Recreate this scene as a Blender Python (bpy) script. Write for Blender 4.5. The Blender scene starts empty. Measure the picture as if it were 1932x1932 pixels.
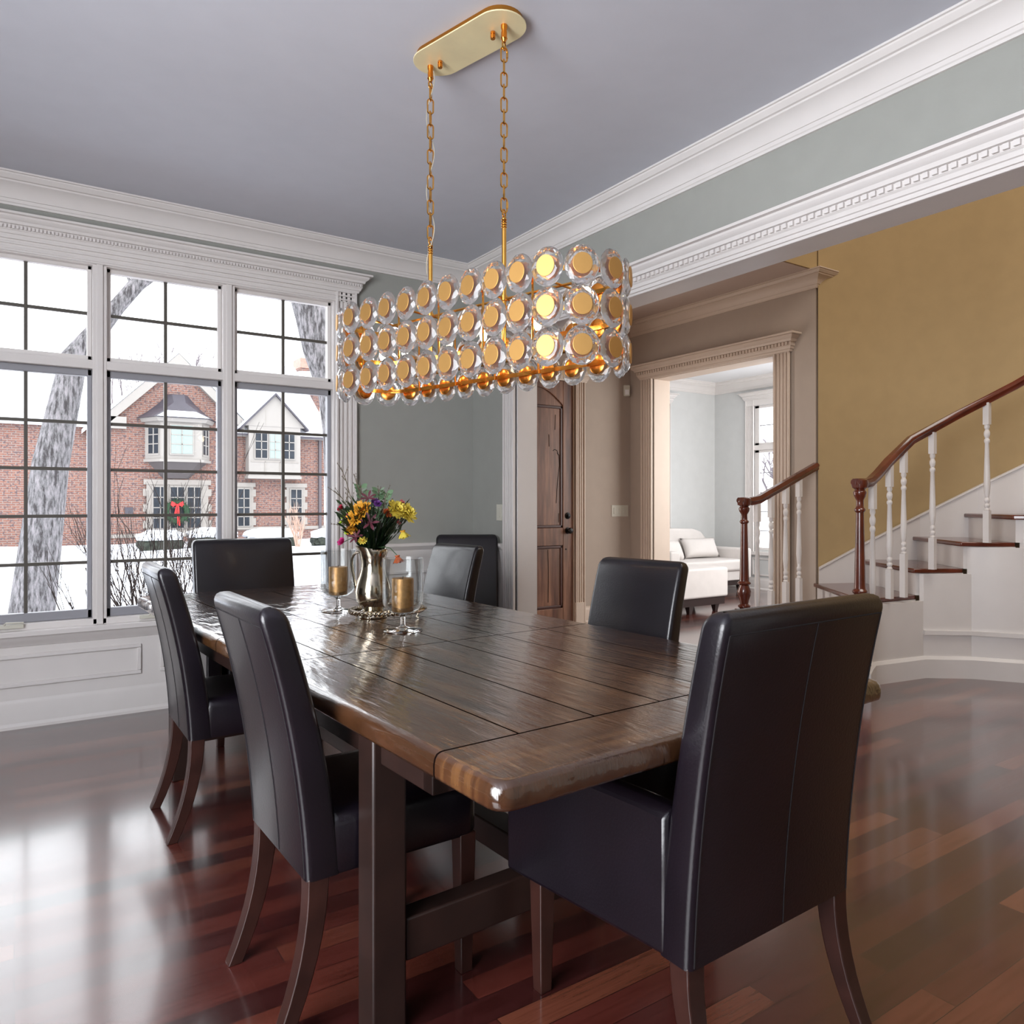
import bpy, bmesh, math, random
from mathutils import Vector, Matrix
random.seed(7)
S = bpy.context.scene
COL = S.collection
PI = math.pi

# ------------------------------------------------------------------ camera
cam_d = bpy.data.cameras.new('camera')
cam = bpy.data.objects.new('camera', cam_d); COL.objects.link(cam)
cam.location = (0, 0, 1.22)
cam.rotation_euler = (PI/2, 0, -0.5871)
cam_d.sensor_width = 36.0
cam_d.lens = 36.0*1411.6/1932
cam_d.shift_y = -16.5/1932
cam_d.clip_start = 0.05; cam_d.clip_end = 300
S.camera = cam
S.view_settings.view_transform = 'Standard'
S.view_settings.look = 'None'
S.view_settings.gamma = 1
S.view_settings.use_curve_mapping = False
S.view_settings.exposure = 0.0
try:
    S.cycles.use_denoising = True
    S.cycles.sample_clamp_indirect = 4.0
    S.cycles.max_bounces = 12
    S.cycles.transparent_max_bounces = 16
except Exception:
    pass
# ------------------------------------------------------------------ sky
W = bpy.data.worlds.new('overcast'); S.world = W; W.use_nodes = True
bg = W.node_tree.nodes['Background']
bg.inputs[0].default_value = (0.93, 0.965, 1.0, 1); bg.inputs[1].default_value = 4.6

def area(name, loc, direction, sx, sy, power, color=(1, 1, 1)):
    d = bpy.data.lights.new(name, 'AREA'); d.shape = 'RECTANGLE'; d.size = sx; d.size_y = sy
    d.energy = power; d.color = color
    o = bpy.data.objects.new(name, d); COL.objects.link(o); o.location = loc
    o.rotation_euler = Vector(direction).to_track_quat('-Z', 'Z').to_euler()
    return o
area('side_window_daylight', (-1.96, 0.5, 1.8), (1, 0.12, 0.2), 2.8, 1.8, 215, (0.93, 0.95, 1.0))
area('living_room_fill', (7.2, 3.935, 1.7), (0, 1, 0), 2.6, 1.9, 88, (1.0, 0.99, 0.98))  # fill lamp added in front of a solid living room wall
area('stair_hall_fill', (4.7, 0.9, 5.58), (0, 0, -1), 2.4, 2.6, 115, (1.0, 0.95, 0.88))  # added fill lamp for the stair hall, under a closed ceiling

area('foyer_fill', (3.42, 5.915, 1.35), (0, -1, 0), 0.40, 1.9, 32, (1.0, 0.95, 0.9))  # lamp added to brighten the foyer; the wall behind it is solid

# ------------------------------------------------------------------ materials
def lin(c):
    return tuple(((v/255)/12.92 if v/255 <= 0.04045 else ((v/255+0.055)/1.055)**2.4) for v in c) + (1,)
MATS = {}
class NT:
    def __init__(s, name):
        s.m = bpy.data.materials.new(name); s.m.use_nodes = True
        s.t = s.m.node_tree; s.n = s.t.nodes; s.b = s.n['Principled BSDF']
        s.out = s.n['Material Output']
    def node(s, typ, **kw):
        n = s.n.new(typ)
        for k, v in kw.items():
            if k.startswith('i_'):
                key = k[2:].replace('_', ' ')
                n.inputs[key].default_value = v
            else: setattr(n, k, v)
        return n
    def link(s, a, b): s.t.links.new(a, b)
    def coords(s, kind='Object', scale=(1, 1, 1), rot=(0, 0, 0)):
        tc = s.node('ShaderNodeTexCoord'); mp = s.node('ShaderNodeMapping')
        mp.inputs['Scale'].default_value = scale; mp.inputs['Rotation'].default_value = rot
        s.link(tc.outputs[kind], mp.inputs['Vector']); return mp.outputs[0]
    def noise(s, vec, scale, detail=3, rough=0.5):
        n = s.node('ShaderNodeTexNoise'); n.inputs['Scale'].default_value = scale
        n.inputs['Detail'].default_value = detail; n.inputs['Roughness'].default_value = rough
        if vec is not None: s.link(vec, n.inputs['Vector'])
        return n.outputs['Fac']
    def ramp(s, fac, stops):
        r = s.node('ShaderNodeValToRGB'); e = r.color_ramp.elements
        e[0].position, e[0].color = stops[0]; e[1].position, e[1].color = stops[-1]
        for p, c in stops[1:-1]:
            x = e.new(p); x.color = c
        s.link(fac, r.inputs[0]); return r.outputs[0]
    def mix(s, fac, a, b, blend='MIX'):
        m = s.node('ShaderNodeMix'); m.data_type = 'RGBA'; m.blend_type = blend
        for sock, v in ((m.inputs[0], fac), (m.inputs[6], a), (m.inputs[7], b)):
            if hasattr(v, 'links'): s.link(v, sock)
            else: sock.default_value = v
        return m.outputs[2]
    def math(s, op, a, b=None, c=None):
        m = s.node('ShaderNodeMath'); m.operation = op
        for i, v in enumerate((a, b, c)):
            if v is None: continue
            if hasattr(v, 'links'): s.link(v, m.inputs[i])
            else: m.inputs[i].default_value = v
        return m.outputs[0]
    def bump(s, h, strength=0.2, dist=0.01):
        b = s.node('ShaderNodeBump'); b.inputs['Strength'].default_value = strength
        b.inputs['Distance'].default_value = dist
        s.link(h, b.inputs['Height']); s.link(b.outputs[0], s.b.inputs['Normal'])
def simple(name, rgb, rough=0.5, metal=0.0, var=0.06, nscale=8, bump=0.0, bscale=60, coat=0.0, spec=0.5):
    k = NT(name); c = lin(rgb); v = k.coords()
    n = k.noise(v, nscale)
    lo = tuple(x*(1-var) for x in c[:3])+(1,); hi = tuple(min(1, x*(1+var)) for x in c[:3])+(1,)
    k.link(k.ramp(n, [(0.3, lo), (0.7, hi)]), k.b.inputs['Base Color'])
    k.b.inputs['Roughness'].default_value = rough; k.b.inputs['Metallic'].default_value = metal
    k.b.inputs['Specular IOR Level'].default_value = spec
    if coat: k.b.inputs['Coat Weight'].default_value = coat; k.b.inputs['Coat Roughness'].default_value = 0.12
    if bump: k.bump(k.noise(v, bscale, 4), bump, 0.004)
    MATS[name] = k.m; return k.m

WALL = simple('dining_wall_paint', (157, 158, 152), 0.85, var=0.02, bump=0.08, bscale=220)
TRIM = simple('trim_paint', (222, 217, 214), 0.38, var=0.015)
CEIL = simple('ceiling_paint', (208, 210, 219), 0.9, var=0.015, bump=0.05, bscale=200)
TAUPE = simple('foyer_wall_paint', (178, 163, 150), 0.85, var=0.02, bump=0.08, bscale=220)
FCEIL = simple('foyer_ceiling_paint', (196, 178, 166), 0.9, var=0.015)
YELLOW = simple('stair_wall_paint', (174, 149, 108), 0.85, var=0.03, bump=0.08, bscale=220)
LWALL = simple('living_wall_paint', (204, 205, 204), 0.85, var=0.02)
WHITEC = simple('white_ceiling_paint', (235, 235, 236), 0.9, var=0.01)
MUNTIN = simple('window_bar_backlit', (84, 79, 72), 0.5, var=0.03)  # white bars, with their backlit shade put into this dark colour
SASH = simple('sash_metal', (150, 150, 156), 0.4, var=0.03)
LEATHER = simple('dark_brown_leather', (17, 12, 19), 0.31, var=0.25, nscale=5, bump=0.12, bscale=160, spec=0.5, coat=0.2)
STITCH = simple('leather_seam', (22, 17, 20), 0.9)
LEGW = simple('chair_leg_wood', (50, 27, 22), 0.35, var=0.25, nscale=14, coat=0.2)
TABLEDK = simple('table_base_wood', (38, 23, 19), 0.4, var=0.25, nscale=10, coat=0.1)
STAIRW = simple('handrail_wood', (92, 40, 26), 0.22, var=0.3, nscale=9, coat=0.5)
GOLD = simple('polished_gold', (232, 172, 84), 0.16, metal=1.0, var=0.04)
GOLDSAT = simple('satin_gold', (214, 168, 102), 0.55, metal=1.0, var=0.04)
GOLDIN = simple('inner_gold', (232, 150, 66), 0.22, metal=1.0, var=0.05)
SILVER = simple('aged_silver', (186, 176, 158), 0.14, metal=1.0, var=0.08)
CANDLE = simple('gold_candle_wax', (150, 112, 66), 0.42, metal=0.6, var=0.18, nscale=70, bump=0.25, bscale=120)
BLACKM = simple('black_iron', (22, 20, 20), 0.35, metal=0.6)
PLATE = simple('switch_plastic', (206, 203, 190), 0.4, var=0.01)
SOFA = simple('white_sofa_fabric', (216, 210, 206), 0.9, var=0.03, bump=0.25, bscale=260)
SOFAB = simple('sofa_base_wood', (48, 34, 32), 0.4)
SNOW = simple('snow', (225, 228, 236), 0.8, var=0.02, nscale=1.5, bump=0.2, bscale=3)
STONE = simple('limestone_trim', (138, 132, 126), 0.85, var=0.04)
SIDING = simple('cream_board', (140, 135, 130), 0.8, var=0.02)
SLATE = simple('bay_roof_metal', (62, 58, 66), 0.5, var=0.12, nscale=3)
COPPER = simple('copper_flashing', (152, 116, 102), 0.5, var=0.15)
DARKGL = simple('dark_window_glass', (44, 48, 54), 0.25, var=0.3, nscale=2, spec=0.12)
BLIND = simple('blind_behind_glass', (130, 144, 139), 0.4, var=0.05)
HEDGE = simple('boxwood_leaves', (44, 48, 40), 0.9, var=0.4, nscale=14, bump=1.0, bscale=30)
BARK = NT('tree_bark')
_v = BARK.coords(scale=(7, 7, 1.6)); _n = BARK.noise(_v, 3, 8, 0.7)
BARK.link(BARK.ramp(_n, [(0.40, lin((66, 61, 63))), (0.5, lin((120, 118, 120))), (0.62, lin((158, 152, 156)))]), BARK.b.inputs['Base Color'])
BARK.b.inputs['Roughness'].default_value = 0.95; BARK.bump(_n, 1.0, 0.08); BARK = BARK.m
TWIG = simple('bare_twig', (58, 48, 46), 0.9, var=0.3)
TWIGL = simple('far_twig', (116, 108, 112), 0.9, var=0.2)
STEM = simple('flower_stem', (56, 84, 46), 0.6, var=0.25)
LEAF = simple('eucalyptus_leaf', (92, 120, 88), 0.6, var=0.2, nscale=30)
DLEAF = simple('dark_green_leaf', (44, 70, 42), 0.5, var=0.3, nscale=30)
PET = {k: simple(k+'_petal', c, 0.6, var=0.18, nscale=50) for k, c in dict(
    gold=(205, 146, 36), lemon=(214, 194, 78), purple=(96, 48, 118), magenta=(182, 40, 110), crimson=(150, 24, 50),
    burgundy=(84, 30, 44), lime=(176, 200, 70), rust=(178, 84, 36), pink=(216, 130, 128)).items()}
REDRIB = simple('red_ribbon', (222, 34, 36), 0.5)
WREATH = simple('fir_needles', (40, 66, 44), 0.9, var=0.5, nscale=40, bump=1, bscale=50)

def brick_mat():
    k = NT('red_brick'); tc = k.node('ShaderNodeTexCoord'); sp = k.node('ShaderNodeSeparateXYZ'); cb = k.node('ShaderNodeCombineXYZ')
    k.link(tc.outputs['Object'], sp.inputs[0]); k.link(sp.outputs[0], cb.inputs[0]); k.link(sp.outputs[2], cb.inputs[1])
    br = k.node('ShaderNodeTexBrick'); k.link(cb.outputs[0], br.inputs['Vector'])
    br.inputs['Scale'].default_value = 1; br.inputs['Brick Width'].default_value = 0.26
    br.inputs['Row Height'].default_value = 0.082; br.inputs['Mortar Size'].default_value = 0.013
    br.inputs['Color1'].default_value = lin((126, 84, 70)); br.inputs['Color2'].default_value = lin((108, 77, 70))
    br.inputs['Mortar'].default_value = lin((126, 114, 108)); br.inputs['Bias'].default_value = 0.0
    n = k.noise(cb.outputs[0], 11, 2)
    c = k.mix(k.ramp(n, [(0.56, (0, 0, 0, 1)), (0.62, (1, 1, 1, 1))]), br.outputs['Color'], lin((84, 70, 72)))
    k.link(c, k.b.inputs['Base Color']); k.b.inputs['Roughness'].default_value = 0.9
    return k.m
BRICK = brick_mat()

def floor_mat():
    k = NT('cherry_floorboards'); v = k.coords()
    br = k.node('ShaderNodeTexBrick'); k.link(v, br.inputs['Vector'])
    br.offset = 0.37; br.offset_frequency = 2
    br.inputs['Scale'].default_value = 1; br.inputs['Brick Width'].default_value = 0.95
    br.inputs['Row Height'].default_value = 0.083; br.inputs['Mortar Size'].default_value = 0.0011
    br.inputs['Color1'].default_value = (0, 0, 0, 1); br.inputs['Color2'].default_value = (1, 1, 1, 1)
    br.inputs['Mortar'].default_value = (0.5, 0.5, 0.5, 1)
    tone = k.ramp(br.outputs['Color'], [(0.0, lin((50, 22, 22))), (0.35, lin((74, 32, 29))), (0.7, lin((92, 42, 35))), (1.0, lin((124, 72, 52)))])
    g = k.noise(k.coords(scale=(1.6, 26, 1)), 3.0, 6, 0.62)
    grain = k.ramp(g, [(0.3, (0.62, 0.55, 0.52, 1)), (0.55, (1, 1, 1, 1)), (0.75, (1.0, 1.0, 1.0, 1))])
    c = k.mix(1.0, tone, grain, 'MULTIPLY')
    c = k.mix(br.outputs['Fac'], c, lin((30, 14, 12)))
    k.link(c, k.b.inputs['Base Color'])
    r = k.math('MULTIPLY_ADD', g, 0.14, 0.17); k.link(r, k.b.inputs['Roughness'])
    k.b.inputs['Coat Weight'].default_value = 0.9; k.b.inputs['Coat Roughness'].default_value = 0.13; k.b.inputs['Coat IOR'].default_value = 1.6; k.b.inputs['Specular IOR Level'].default_value = 0.6
    h = k.math('SUBTRACT', k.math('MULTIPLY', g, 0.25), br.outputs['Fac'])
    k.bump(h, 0.25, 0.0012)
    return k.m
FLOOR = floor_mat()

def table_mat():
    # origin at the table's near left corner; x across (1.24 m), y along (3.16 m)
    k = NT('plank_tabletop'); tc = k.node('ShaderNodeTexCoord'); sp = k.node('ShaderNodeSeparateXYZ')
    k.link(tc.outputs['Object'], sp.inputs[0]); x, y = sp.outputs[0], sp.outputs[1]
    def line(co, p, hw=0.0030):
        return k.math('LESS_THAN', k.math('ABSOLUTE', k.math('SUBTRACT', co, p)), hw)
    tot = None
    for p in (0.21, 1.17, 1.70, 2.36, 2.95):
        l = line(y, p); tot = l if tot is None else k.math('MAXIMUM', tot, l)
    inner = k.math('MULTIPLY', k.math('GREATER_THAN', y, 0.21), k.math('LESS_THAN', y, 2.95))
    ll = None
    for p in (0.2, 0.41, 0.62, 0.83, 1.04):
        l = line(x, p, 0.0025); ll = l if ll is None else k.math('MAXIMUM', ll, l)
    groove = k.math('MAXIMUM', tot, k.math('MULTIPLY', ll, inner))
    v = k.coords(scale=(11, 0.9, 1)); v2 = k.coords(scale=(0.9, 11, 1))
    ga = k.noise(v, 2.2, 8, 0.6); gb = k.noise(v2, 2.2, 8, 0.6)
    g = k.node('ShaderNodeMix'); k.link(inner, g.inputs[0]); k.link(gb, g.inputs[2]); k.link(ga, g.inputs[3]); g = g.outputs[0]
    wv = k.node('ShaderNodeTexWave'); wv.wave_type = 'RINGS'; wv.inputs['Scale'].default_value = 9.0
    wv.inputs['Distortion'].default_value = 7.0; wv.inputs['Detail'].default_value = 3; wv.inputs['Detail Scale'].default_value = 1.4
    k.link(k.coords(scale=(2.0, 0.32, 1)), wv.inputs['Vector'])
    fine = k.noise(k.coords(scale=(60, 4, 1)), 3.0, 4, 0.7)
    plank = k.noise(k.coords(scale=(4.8, 0.3, 1)), 1.0, 0)
    col = k.ramp(g, [(0.36, lin((33, 17, 12))), (0.5, lin((64, 38, 24))), (0.64, lin((108, 74, 44)))])
    col = k.mix(0.35, col, k.ramp(plank, [(0.3, lin((42, 24, 17))), (0.7, lin((94, 62, 36)))]))
    col = k.mix(groove, col, lin((18, 10, 8)))
    k.link(col, k.b.inputs['Base Color'])
    ng = k.math('SUBTRACT', 1.0, groove)
    k.link(k.math('MAXIMUM', groove, k.math('MULTIPLY_ADD', fine, 0.16, 0.06)), k.b.inputs['Roughness'])
    k.link(k.math('MULTIPLY', ng, 0.7), k.b.inputs['Specular IOR Level'])
    k.link(k.math('MULTIPLY', ng, 0.95), k.b.inputs['Coat Weight']); k.b.inputs['Coat Roughness'].default_value = 0.05
    h = k.math('SUBTRACT', k.math('ADD', k.math('MULTIPLY', wv.outputs['Fac'], 0.5), k.math('MULTIPLY', fine, 0.35)), k.math('MULTIPLY', groove, 2.0))
    b = k.node('ShaderNodeBump'); b.inputs['Strength'].default_value = 0.8; b.inputs['Distance'].default_value = 0.0022
    k.link(h, b.inputs['Height']); k.link(b.outputs[0], k.b.inputs['Normal']); k.link(b.outputs[0], k.b.inputs['Coat Normal'])
    return k.m
TABLE = table_mat()

def door_mat():
    k = NT('knotty_walnut_door'); v = k.coords(scale=(9, 9, 0.8)); g = k.noise(v, 2.2, 7, 0.6)
    p = k.noise(k.coords(scale=(7, 7, 0.15)), 1.5, 0)
    c = k.ramp(g, [(0.36, lin((52, 30, 25))), (0.5, lin((104, 68, 54))), (0.64, lin((150, 106, 84)))])
    c = k.mix(0.4, c, k.ramp(p, [(0.35, lin((80, 50, 42))), (0.65, lin((150, 110, 84)))]))
    k.link(c, k.b.inputs['Base Color']); k.b.inputs['Roughness'].default_value = 0.45; k.bump(g, 0.2, 0.003)
    return k.m
DOOR = door_mat()

def pane_mat(name, refl=0.06, tint=(1, 1, 1, 1)):
    k = NT(name); k.n.remove(k.b)
    tr = k.node('ShaderNodeBsdfTransparent'); tr.inputs[0].default_value = tint
    gl = k.node('ShaderNodeBsdfGlossy'); gl.inputs['Roughness'].default_value = 0.02
    lw = k.node('ShaderNodeLayerWeight'); lw.inputs['Blend'].default_value = 0.25
    mx = k.node('ShaderNodeMixShader')
    f = k.math('MULTIPLY_ADD', lw.outputs['Fresnel'], 0.5, refl)
    k.link(f, mx.inputs[0]); k.link(tr.outputs[0], mx.inputs[1]); k.link(gl.outputs[0], mx.inputs[2])
    k.link(mx.outputs[0], k.out.inputs[0]); return k.m
PANE = pane_mat('window_pane_glass', 0.0)
BOWL = pane_mat('clear_bowl_glass', 0.035, (0.97, 0.98, 0.98, 1))
def glass_mat(name, ior, rough=0.0, col=(1, 1, 1, 1)):
    k = NT(name); k.b.inputs['Base Color'].default_value = col
    k.b.inputs['Transmission Weight'].default_value = 1; k.b.inputs['IOR'].default_value = ior
    k.b.inputs['Roughness'].default_value = rough; return k.m
def crystal_mat():
    k = NT('cut_crystal'); k.n.remove(k.b)
    g = k.node('ShaderNodeBsdfGlass'); g.inputs['IOR'].default_value = 1.5; g.inputs['Roughness'].default_value = 0.0
    d = k.node('ShaderNodeBsdfTranslucent'); d.inputs[0].default_value = (0.95, 0.96, 0.97, 1)
    e = k.node('ShaderNodeBsdfDiffuse'); e.inputs[0].default_value = (0.95, 0.96, 0.97, 1)
    m1 = k.node('ShaderNodeMixShader'); m1.inputs[0].default_value = 0.5; k.link(d.outputs[0], m1.inputs[1]); k.link(e.outputs[0], m1.inputs[2])
    m2 = k.node('ShaderNodeMixShader'); m2.inputs[0].default_value = 0.07; k.link(g.outputs[0], m2.inputs[1]); k.link(m1.outputs[0], m2.inputs[2])
    k.link(m2.outputs[0], k.out.inputs[0]); return k.m
CRYSTAL = crystal_mat()
STEMGL = glass_mat('thick_stem_glass', 1.48)
def emit(name, col, st):
    k = NT(name); k.b.inputs['Emission Color'].default_value = col; k.b.inputs['Emission Strength'].default_value = st
    k.b.inputs['Base Color'].default_value = (1, 0.9, 0.8, 1); return k.m
BULB = emit('lit_bulb', (1.0, 0.80, 0.52, 1), 32)

# ------------------------------------------------------------------ mesh helpers
class MB:
    def __init__(s): s.v = []; s.f = []
    def add(s, vs, fs):
        o = len(s.v); s.v += [tuple(v) for v in vs]; s.f += [tuple(o+i for i in f) for f in fs]; return s
    def box(s, x0, x1, y0, y1, z0, z1):
        if x0 > x1: x0, x1 = x1, x0
        if y0 > y1: y0, y1 = y1, y0
        if z0 > z1: z0, z1 = z1, z0
        return s.add([(x0,y0,z0),(x1,y0,z0),(x1,y1,z0),(x0,y1,z0),(x0,y0,z1),(x1,y0,z1),(x1,y1,z1),(x0,y1,z1)],
            [(3,2,1,0),(4,5,6,7),(0,1,5,4),(1,2,6,5),(2,3,7,6),(3,0,4,7)])
    def loft(s, rings, cap=True):
        """rings: lists of equal length, closed loops"""
        n = len(rings[0]); vs = [p for r in rings for p in r]; fs = []
        for i in range(len(rings)-1):
            for j in range(n):
                k = (j+1) % n
                fs.append((i*n+j, i*n+k, (i+1)*n+k, (i+1)*n+j))
        if cap:
            fs.append(tuple(range(n-1, -1, -1))); fs.append(tuple((len(rings)-1)*n+j for j in range(n)))
        return s.add(vs, fs)
    def lathe(s, prof, seg=24, c=(0, 0, 0), cap=True):
        rings = [[(c[0]+r*math.cos(2*PI*j/seg), c[1]+r*math.sin(2*PI*j/seg), c[2]+z) for j in range(seg)] for r, z in prof]
        return s.loft(rings, cap)
    def tube(s, pts, rad, seg=8, cap=True):
        pts = [Vector(p) for p in pts]; n = len(pts)
        rads = rad if isinstance(rad, (list, tuple)) else [rad]*n
        up = None; rings = []
        for i, p in enumerate(pts):
            t = (pts[min(i+1, n-1)]-pts[max(i-1, 0)]).normalized()
            if up is None:
                up = Vector((0, 0, 1)) if abs(t.z) < 0.9 else Vector((1, 0, 0))
            a = (up - t*up.dot(t))
            if a.length < 1e-5: a = t.orthogonal()
            a.normalize(); b = t.cross(a); up = a
            rings.append([p+a*rads[i]*math.cos(2*PI*j/seg)+b*rads[i]*math.sin(2*PI*j/seg) for j in range(seg)])
        return s.loft(rings, cap)
    def ring(s, pts, rad, seg=6):
        """closed tube"""
        pts = [Vector(p) for p in pts]; n = len(pts); vs = []; fs = []
        c = sum(pts, Vector())/n
        nrm = Vector()
        for i in range(n): nrm += (pts[i]-c).cross(pts[(i+1) % n]-c)
        nrm.normalize()
        for i in range(n):
            t = (pts[(i+1) % n]-pts[i-1]).normalized(); b = t.cross(nrm).normalized()
            vs += [pts[i]+b*rad*math.cos(2*PI*j/seg)+nrm*rad*math.sin(2*PI*j/seg) for j in range(seg)]
        for i in range(n):
            for j in range(seg):
                k = (j+1) % seg; m = (i+1) % n
                fs.append((i*seg+j, i*seg+k, m*seg+k, m*seg+j))
        return s.add(vs, fs)
    def prism(s, poly, axis, a, b):
        """poly in the two other axes (order x,y / x,z / y,z), extruded along axis from a to b"""
        def P(p, t):
            return {'x': (t, p[0], p[1]), 'y': (p[0], t, p[1]), 'z': (p[0], p[1], t)}[axis]
        return s.loft([[P(p, a) for p in poly], [P(p, b) for p in poly]])
    def sweep(s, path, prof, closed=False):
        """horizontal path (x,y); profile (offset to the right of travel, z)"""
        n = len(path); rings = []
        for i, p in enumerate(path):
            p = Vector(p); ds = []
            if i > 0 or closed: ds.append((p-Vector(path[i-1])).normalized())
            if i < n-1 or closed: ds.append((Vector(path[(i+1) % n])-p).normalized())
            ns = [Vector((d.y, -d.x)) for d in ds]
            m = (ns[0]+ns[-1]); m = m/m.length; m = m/max(0.3, m.dot(ns[0]))
            rings.append([(p.x+m.x*o, p.y+m.y*o, z) for o, z in prof])
        if closed: rings.append(rings[0])
        return s.loft(rings, not closed)
    def build(s, name, mat, parent=None, smooth=False, bevel=0, seg=2, loc=None, rot=None, sub=0, angle=35):
        me = bpy.data.meshes.new(name); me.from_pydata(s.v, [], s.f); me.update()
        bm = bmesh.new(); bm.from_mesh(me); bmesh.ops.recalc_face_normals(bm, faces=bm.faces); bm.to_mesh(me); bm.free()
        if mat: me.materials.append(mat)
        o = bpy.data.objects.new(name, me); COL.objects.link(o)
        if parent: o.parent = parent
        if loc: o.location = loc
        if rot: o.rotation_euler = rot
        if bevel:
            m = o.modifiers.new('bevel', 'BEVEL'); m.width = bevel; m.segments = seg; m.limit_method = 'ANGLE'; m.angle_limit = math.radians(40)
            smooth = True
        if sub:
            m = o.modifiers.new('sub', 'SUBSURF'); m.levels = sub; m.render_levels = sub
        if smooth:
            me.polygons.foreach_set('use_smooth', [True]*len(me.polygons)); me.set_sharp_from_angle(angle=math.radians(angle))
        return o
def empty(name, loc=(0, 0, 0), rz=0):
    o = bpy.data.objects.new(name, None); COL.objects.link(o); o.location = loc; o.rotation_euler = (0, 0, rz); return o
def tag(o, label, cat, group=None, kind=None):
    o['label'] = label; o['category'] = cat
    if group: o['group'] = group
    if kind: o['kind'] = kind
    return o
def struct(o, label=None):
    o['kind'] = 'structure'
    if label: o['label'] = label
    return o
def SB(name, mat, *boxes, parent=None, bevel=0):
    m = MB()
    for b in boxes: m.box(*b)
    o = m.build(name, mat, parent, bevel=bevel)
    return struct(o) if parent is None else o
def tree(o):
    out = [o]
    for ch in o.children: out += tree(ch)
    return out
def dup(o, parent=None):
    c = o.copy(); COL.objects.link(c); c.parent = parent
    for ch in [x for x in bpy.data.objects if x.parent == o]: dup(ch, c)
    return c

# ------------------------------------------------------------------ the setting
YW, XR, CZ = 4.87, 2.89, 2.98
SB('floor', FLOOR, (-2.2, 9.0, -2.6, 8.0, -0.12, 0.0))
SB('ceiling', CEIL, (-2.2, XR+0.08, -2.6, YW+0.1, CZ, CZ+0.12))
# window wall with one wide opening
SB('wall_front', WALL, (-2.2, -0.30, YW, YW+0.16, 0, CZ), (1.82, XR+0.16, YW, YW+0.16, 0, CZ),
   (-0.30, 1.82, YW, YW+0.16, 0, 0.50), (-0.30, 1.82, YW, YW+0.16, 2.62, CZ))
# left wall with its window opening (out of frame, lets the daylight in)
SB('wall_left', WALL, (-2.16, -2.0, -2.6, -1.0, 0, CZ), (-2.16, -2.0, 2.0, YW+0.1, 0, CZ), (-2.16, -2.0, -1.0, 2.0, 0, 0.8), (-2.16, -2.0, -1.0, 2.0, 2.75, CZ))
SB('wall_rear', WALL, (-2.2, XR+0.16, -2.6, -2.4, 0, CZ))
# right wall with the wide cased opening Y -0.4 .. 4.28
OPY0, OPY1, OPZ = -0.6, 4.284, 2.385
SB('wall_right', WALL, (XR, XR+0.08, OPY1, YW+0.01, 0, CZ), (XR, XR+0.08, -2.6, OPY0, 0, CZ), (XR, XR+0.08, OPY0, OPY1, OPZ, CZ))
SB('wall_foyer_side', TAUPE, (XR+0.08, XR+0.16, OPY1, 5.93, 0, 3.12), (XR+0.08, XR+0.16, -2.6, OPY0, 0, 5.6), (XR+0.08, XR+0.16, OPY0, OPY1, OPZ, 5.6))
# foyer
SB('wall_entry', TAUPE, (XR, 3.80, 5.93, 6.08, 0, 3.12), (4.70, 5.66, 5.93, 6.08, 0, 3.12), (3.80, 4.70, 5.93, 6.08, 2.46, 3.12))
SB('wall_foyer_back', TAUPE, (5.46, 5.66, 5.585, 7.8, 0, 3.12), (5.46, 5.66, 3.72, 4.109, 0, 3.12), (5.46, 5.66, 4.109, 5.585, 2.50, 3.12))
SB('ceiling_foyer', FCEIL, (XR+0.08, 5.66, 3.72, 6.1, 3.12, 3.25))
SB('wall_upper_hall', YELLOW, (XR+0.08, 9.0, 3.71, 3.80, 3.125, 5.6), bevel=0)
SB('ceiling_stair_hall', WHITEC, (XR, 9.0, -2.6, 3.9, 5.6, 5.7))
SB('wall_stair_end', YELLOW, (XR, 9.0, -2.6, -2.4, 0, 5.6))
# curved stair wall
yw = [(5.462, 3.70), (5.85, 3.52), (6.15, 3.25), (6.35, 2.9), (6.46, 2.4), (6.5, 1.6), (6.5, -2.5)]
m = MB()
outp = [(p[0]+0.16, p[1]+0.10) for p in yw]
m.loft([[(a[0], a[1], 0), (b[0], b[1], 0), (b[0], b[1], 5.6), (a[0], a[1], 5.6)] for a, b in zip(yw, outp)])
struct(m.build('wall_stair', YELLOW, smooth=True, angle=50))
# living room
SB('wall_living_back', LWALL, (5.66, 9.0, 7.66, 7.8, 0, 3.1))
SB('wall_living_right', LWALL, (8.75, 8.9, 6.95, 7.7, 0, 3.1), (8.75, 8.9, 3.8, 5.55, 0, 3.1), (8.75, 8.9, 5.55, 6.95, 0, 0.56), (8.75, 8.9, 5.55, 6.95, 2.60, 3.1))
SB('wall_living_front', LWALL, (5.66, 9.0, 3.82, 3.92, 0, 3.1))
SB('wall_living_left', LWALL, (5.66, 5.68, 5.60, 7.7, 0, 3.1), (5.66, 5.68, 3.9, 4.10, 0, 3.1), (5.66, 5.68, 4.10, 5.60, 2.50, 3.1))
SB('ceiling_living', WHITEC, (5.67, 9.0, 3.8, 7.8, 3.0, 3.1))

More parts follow.
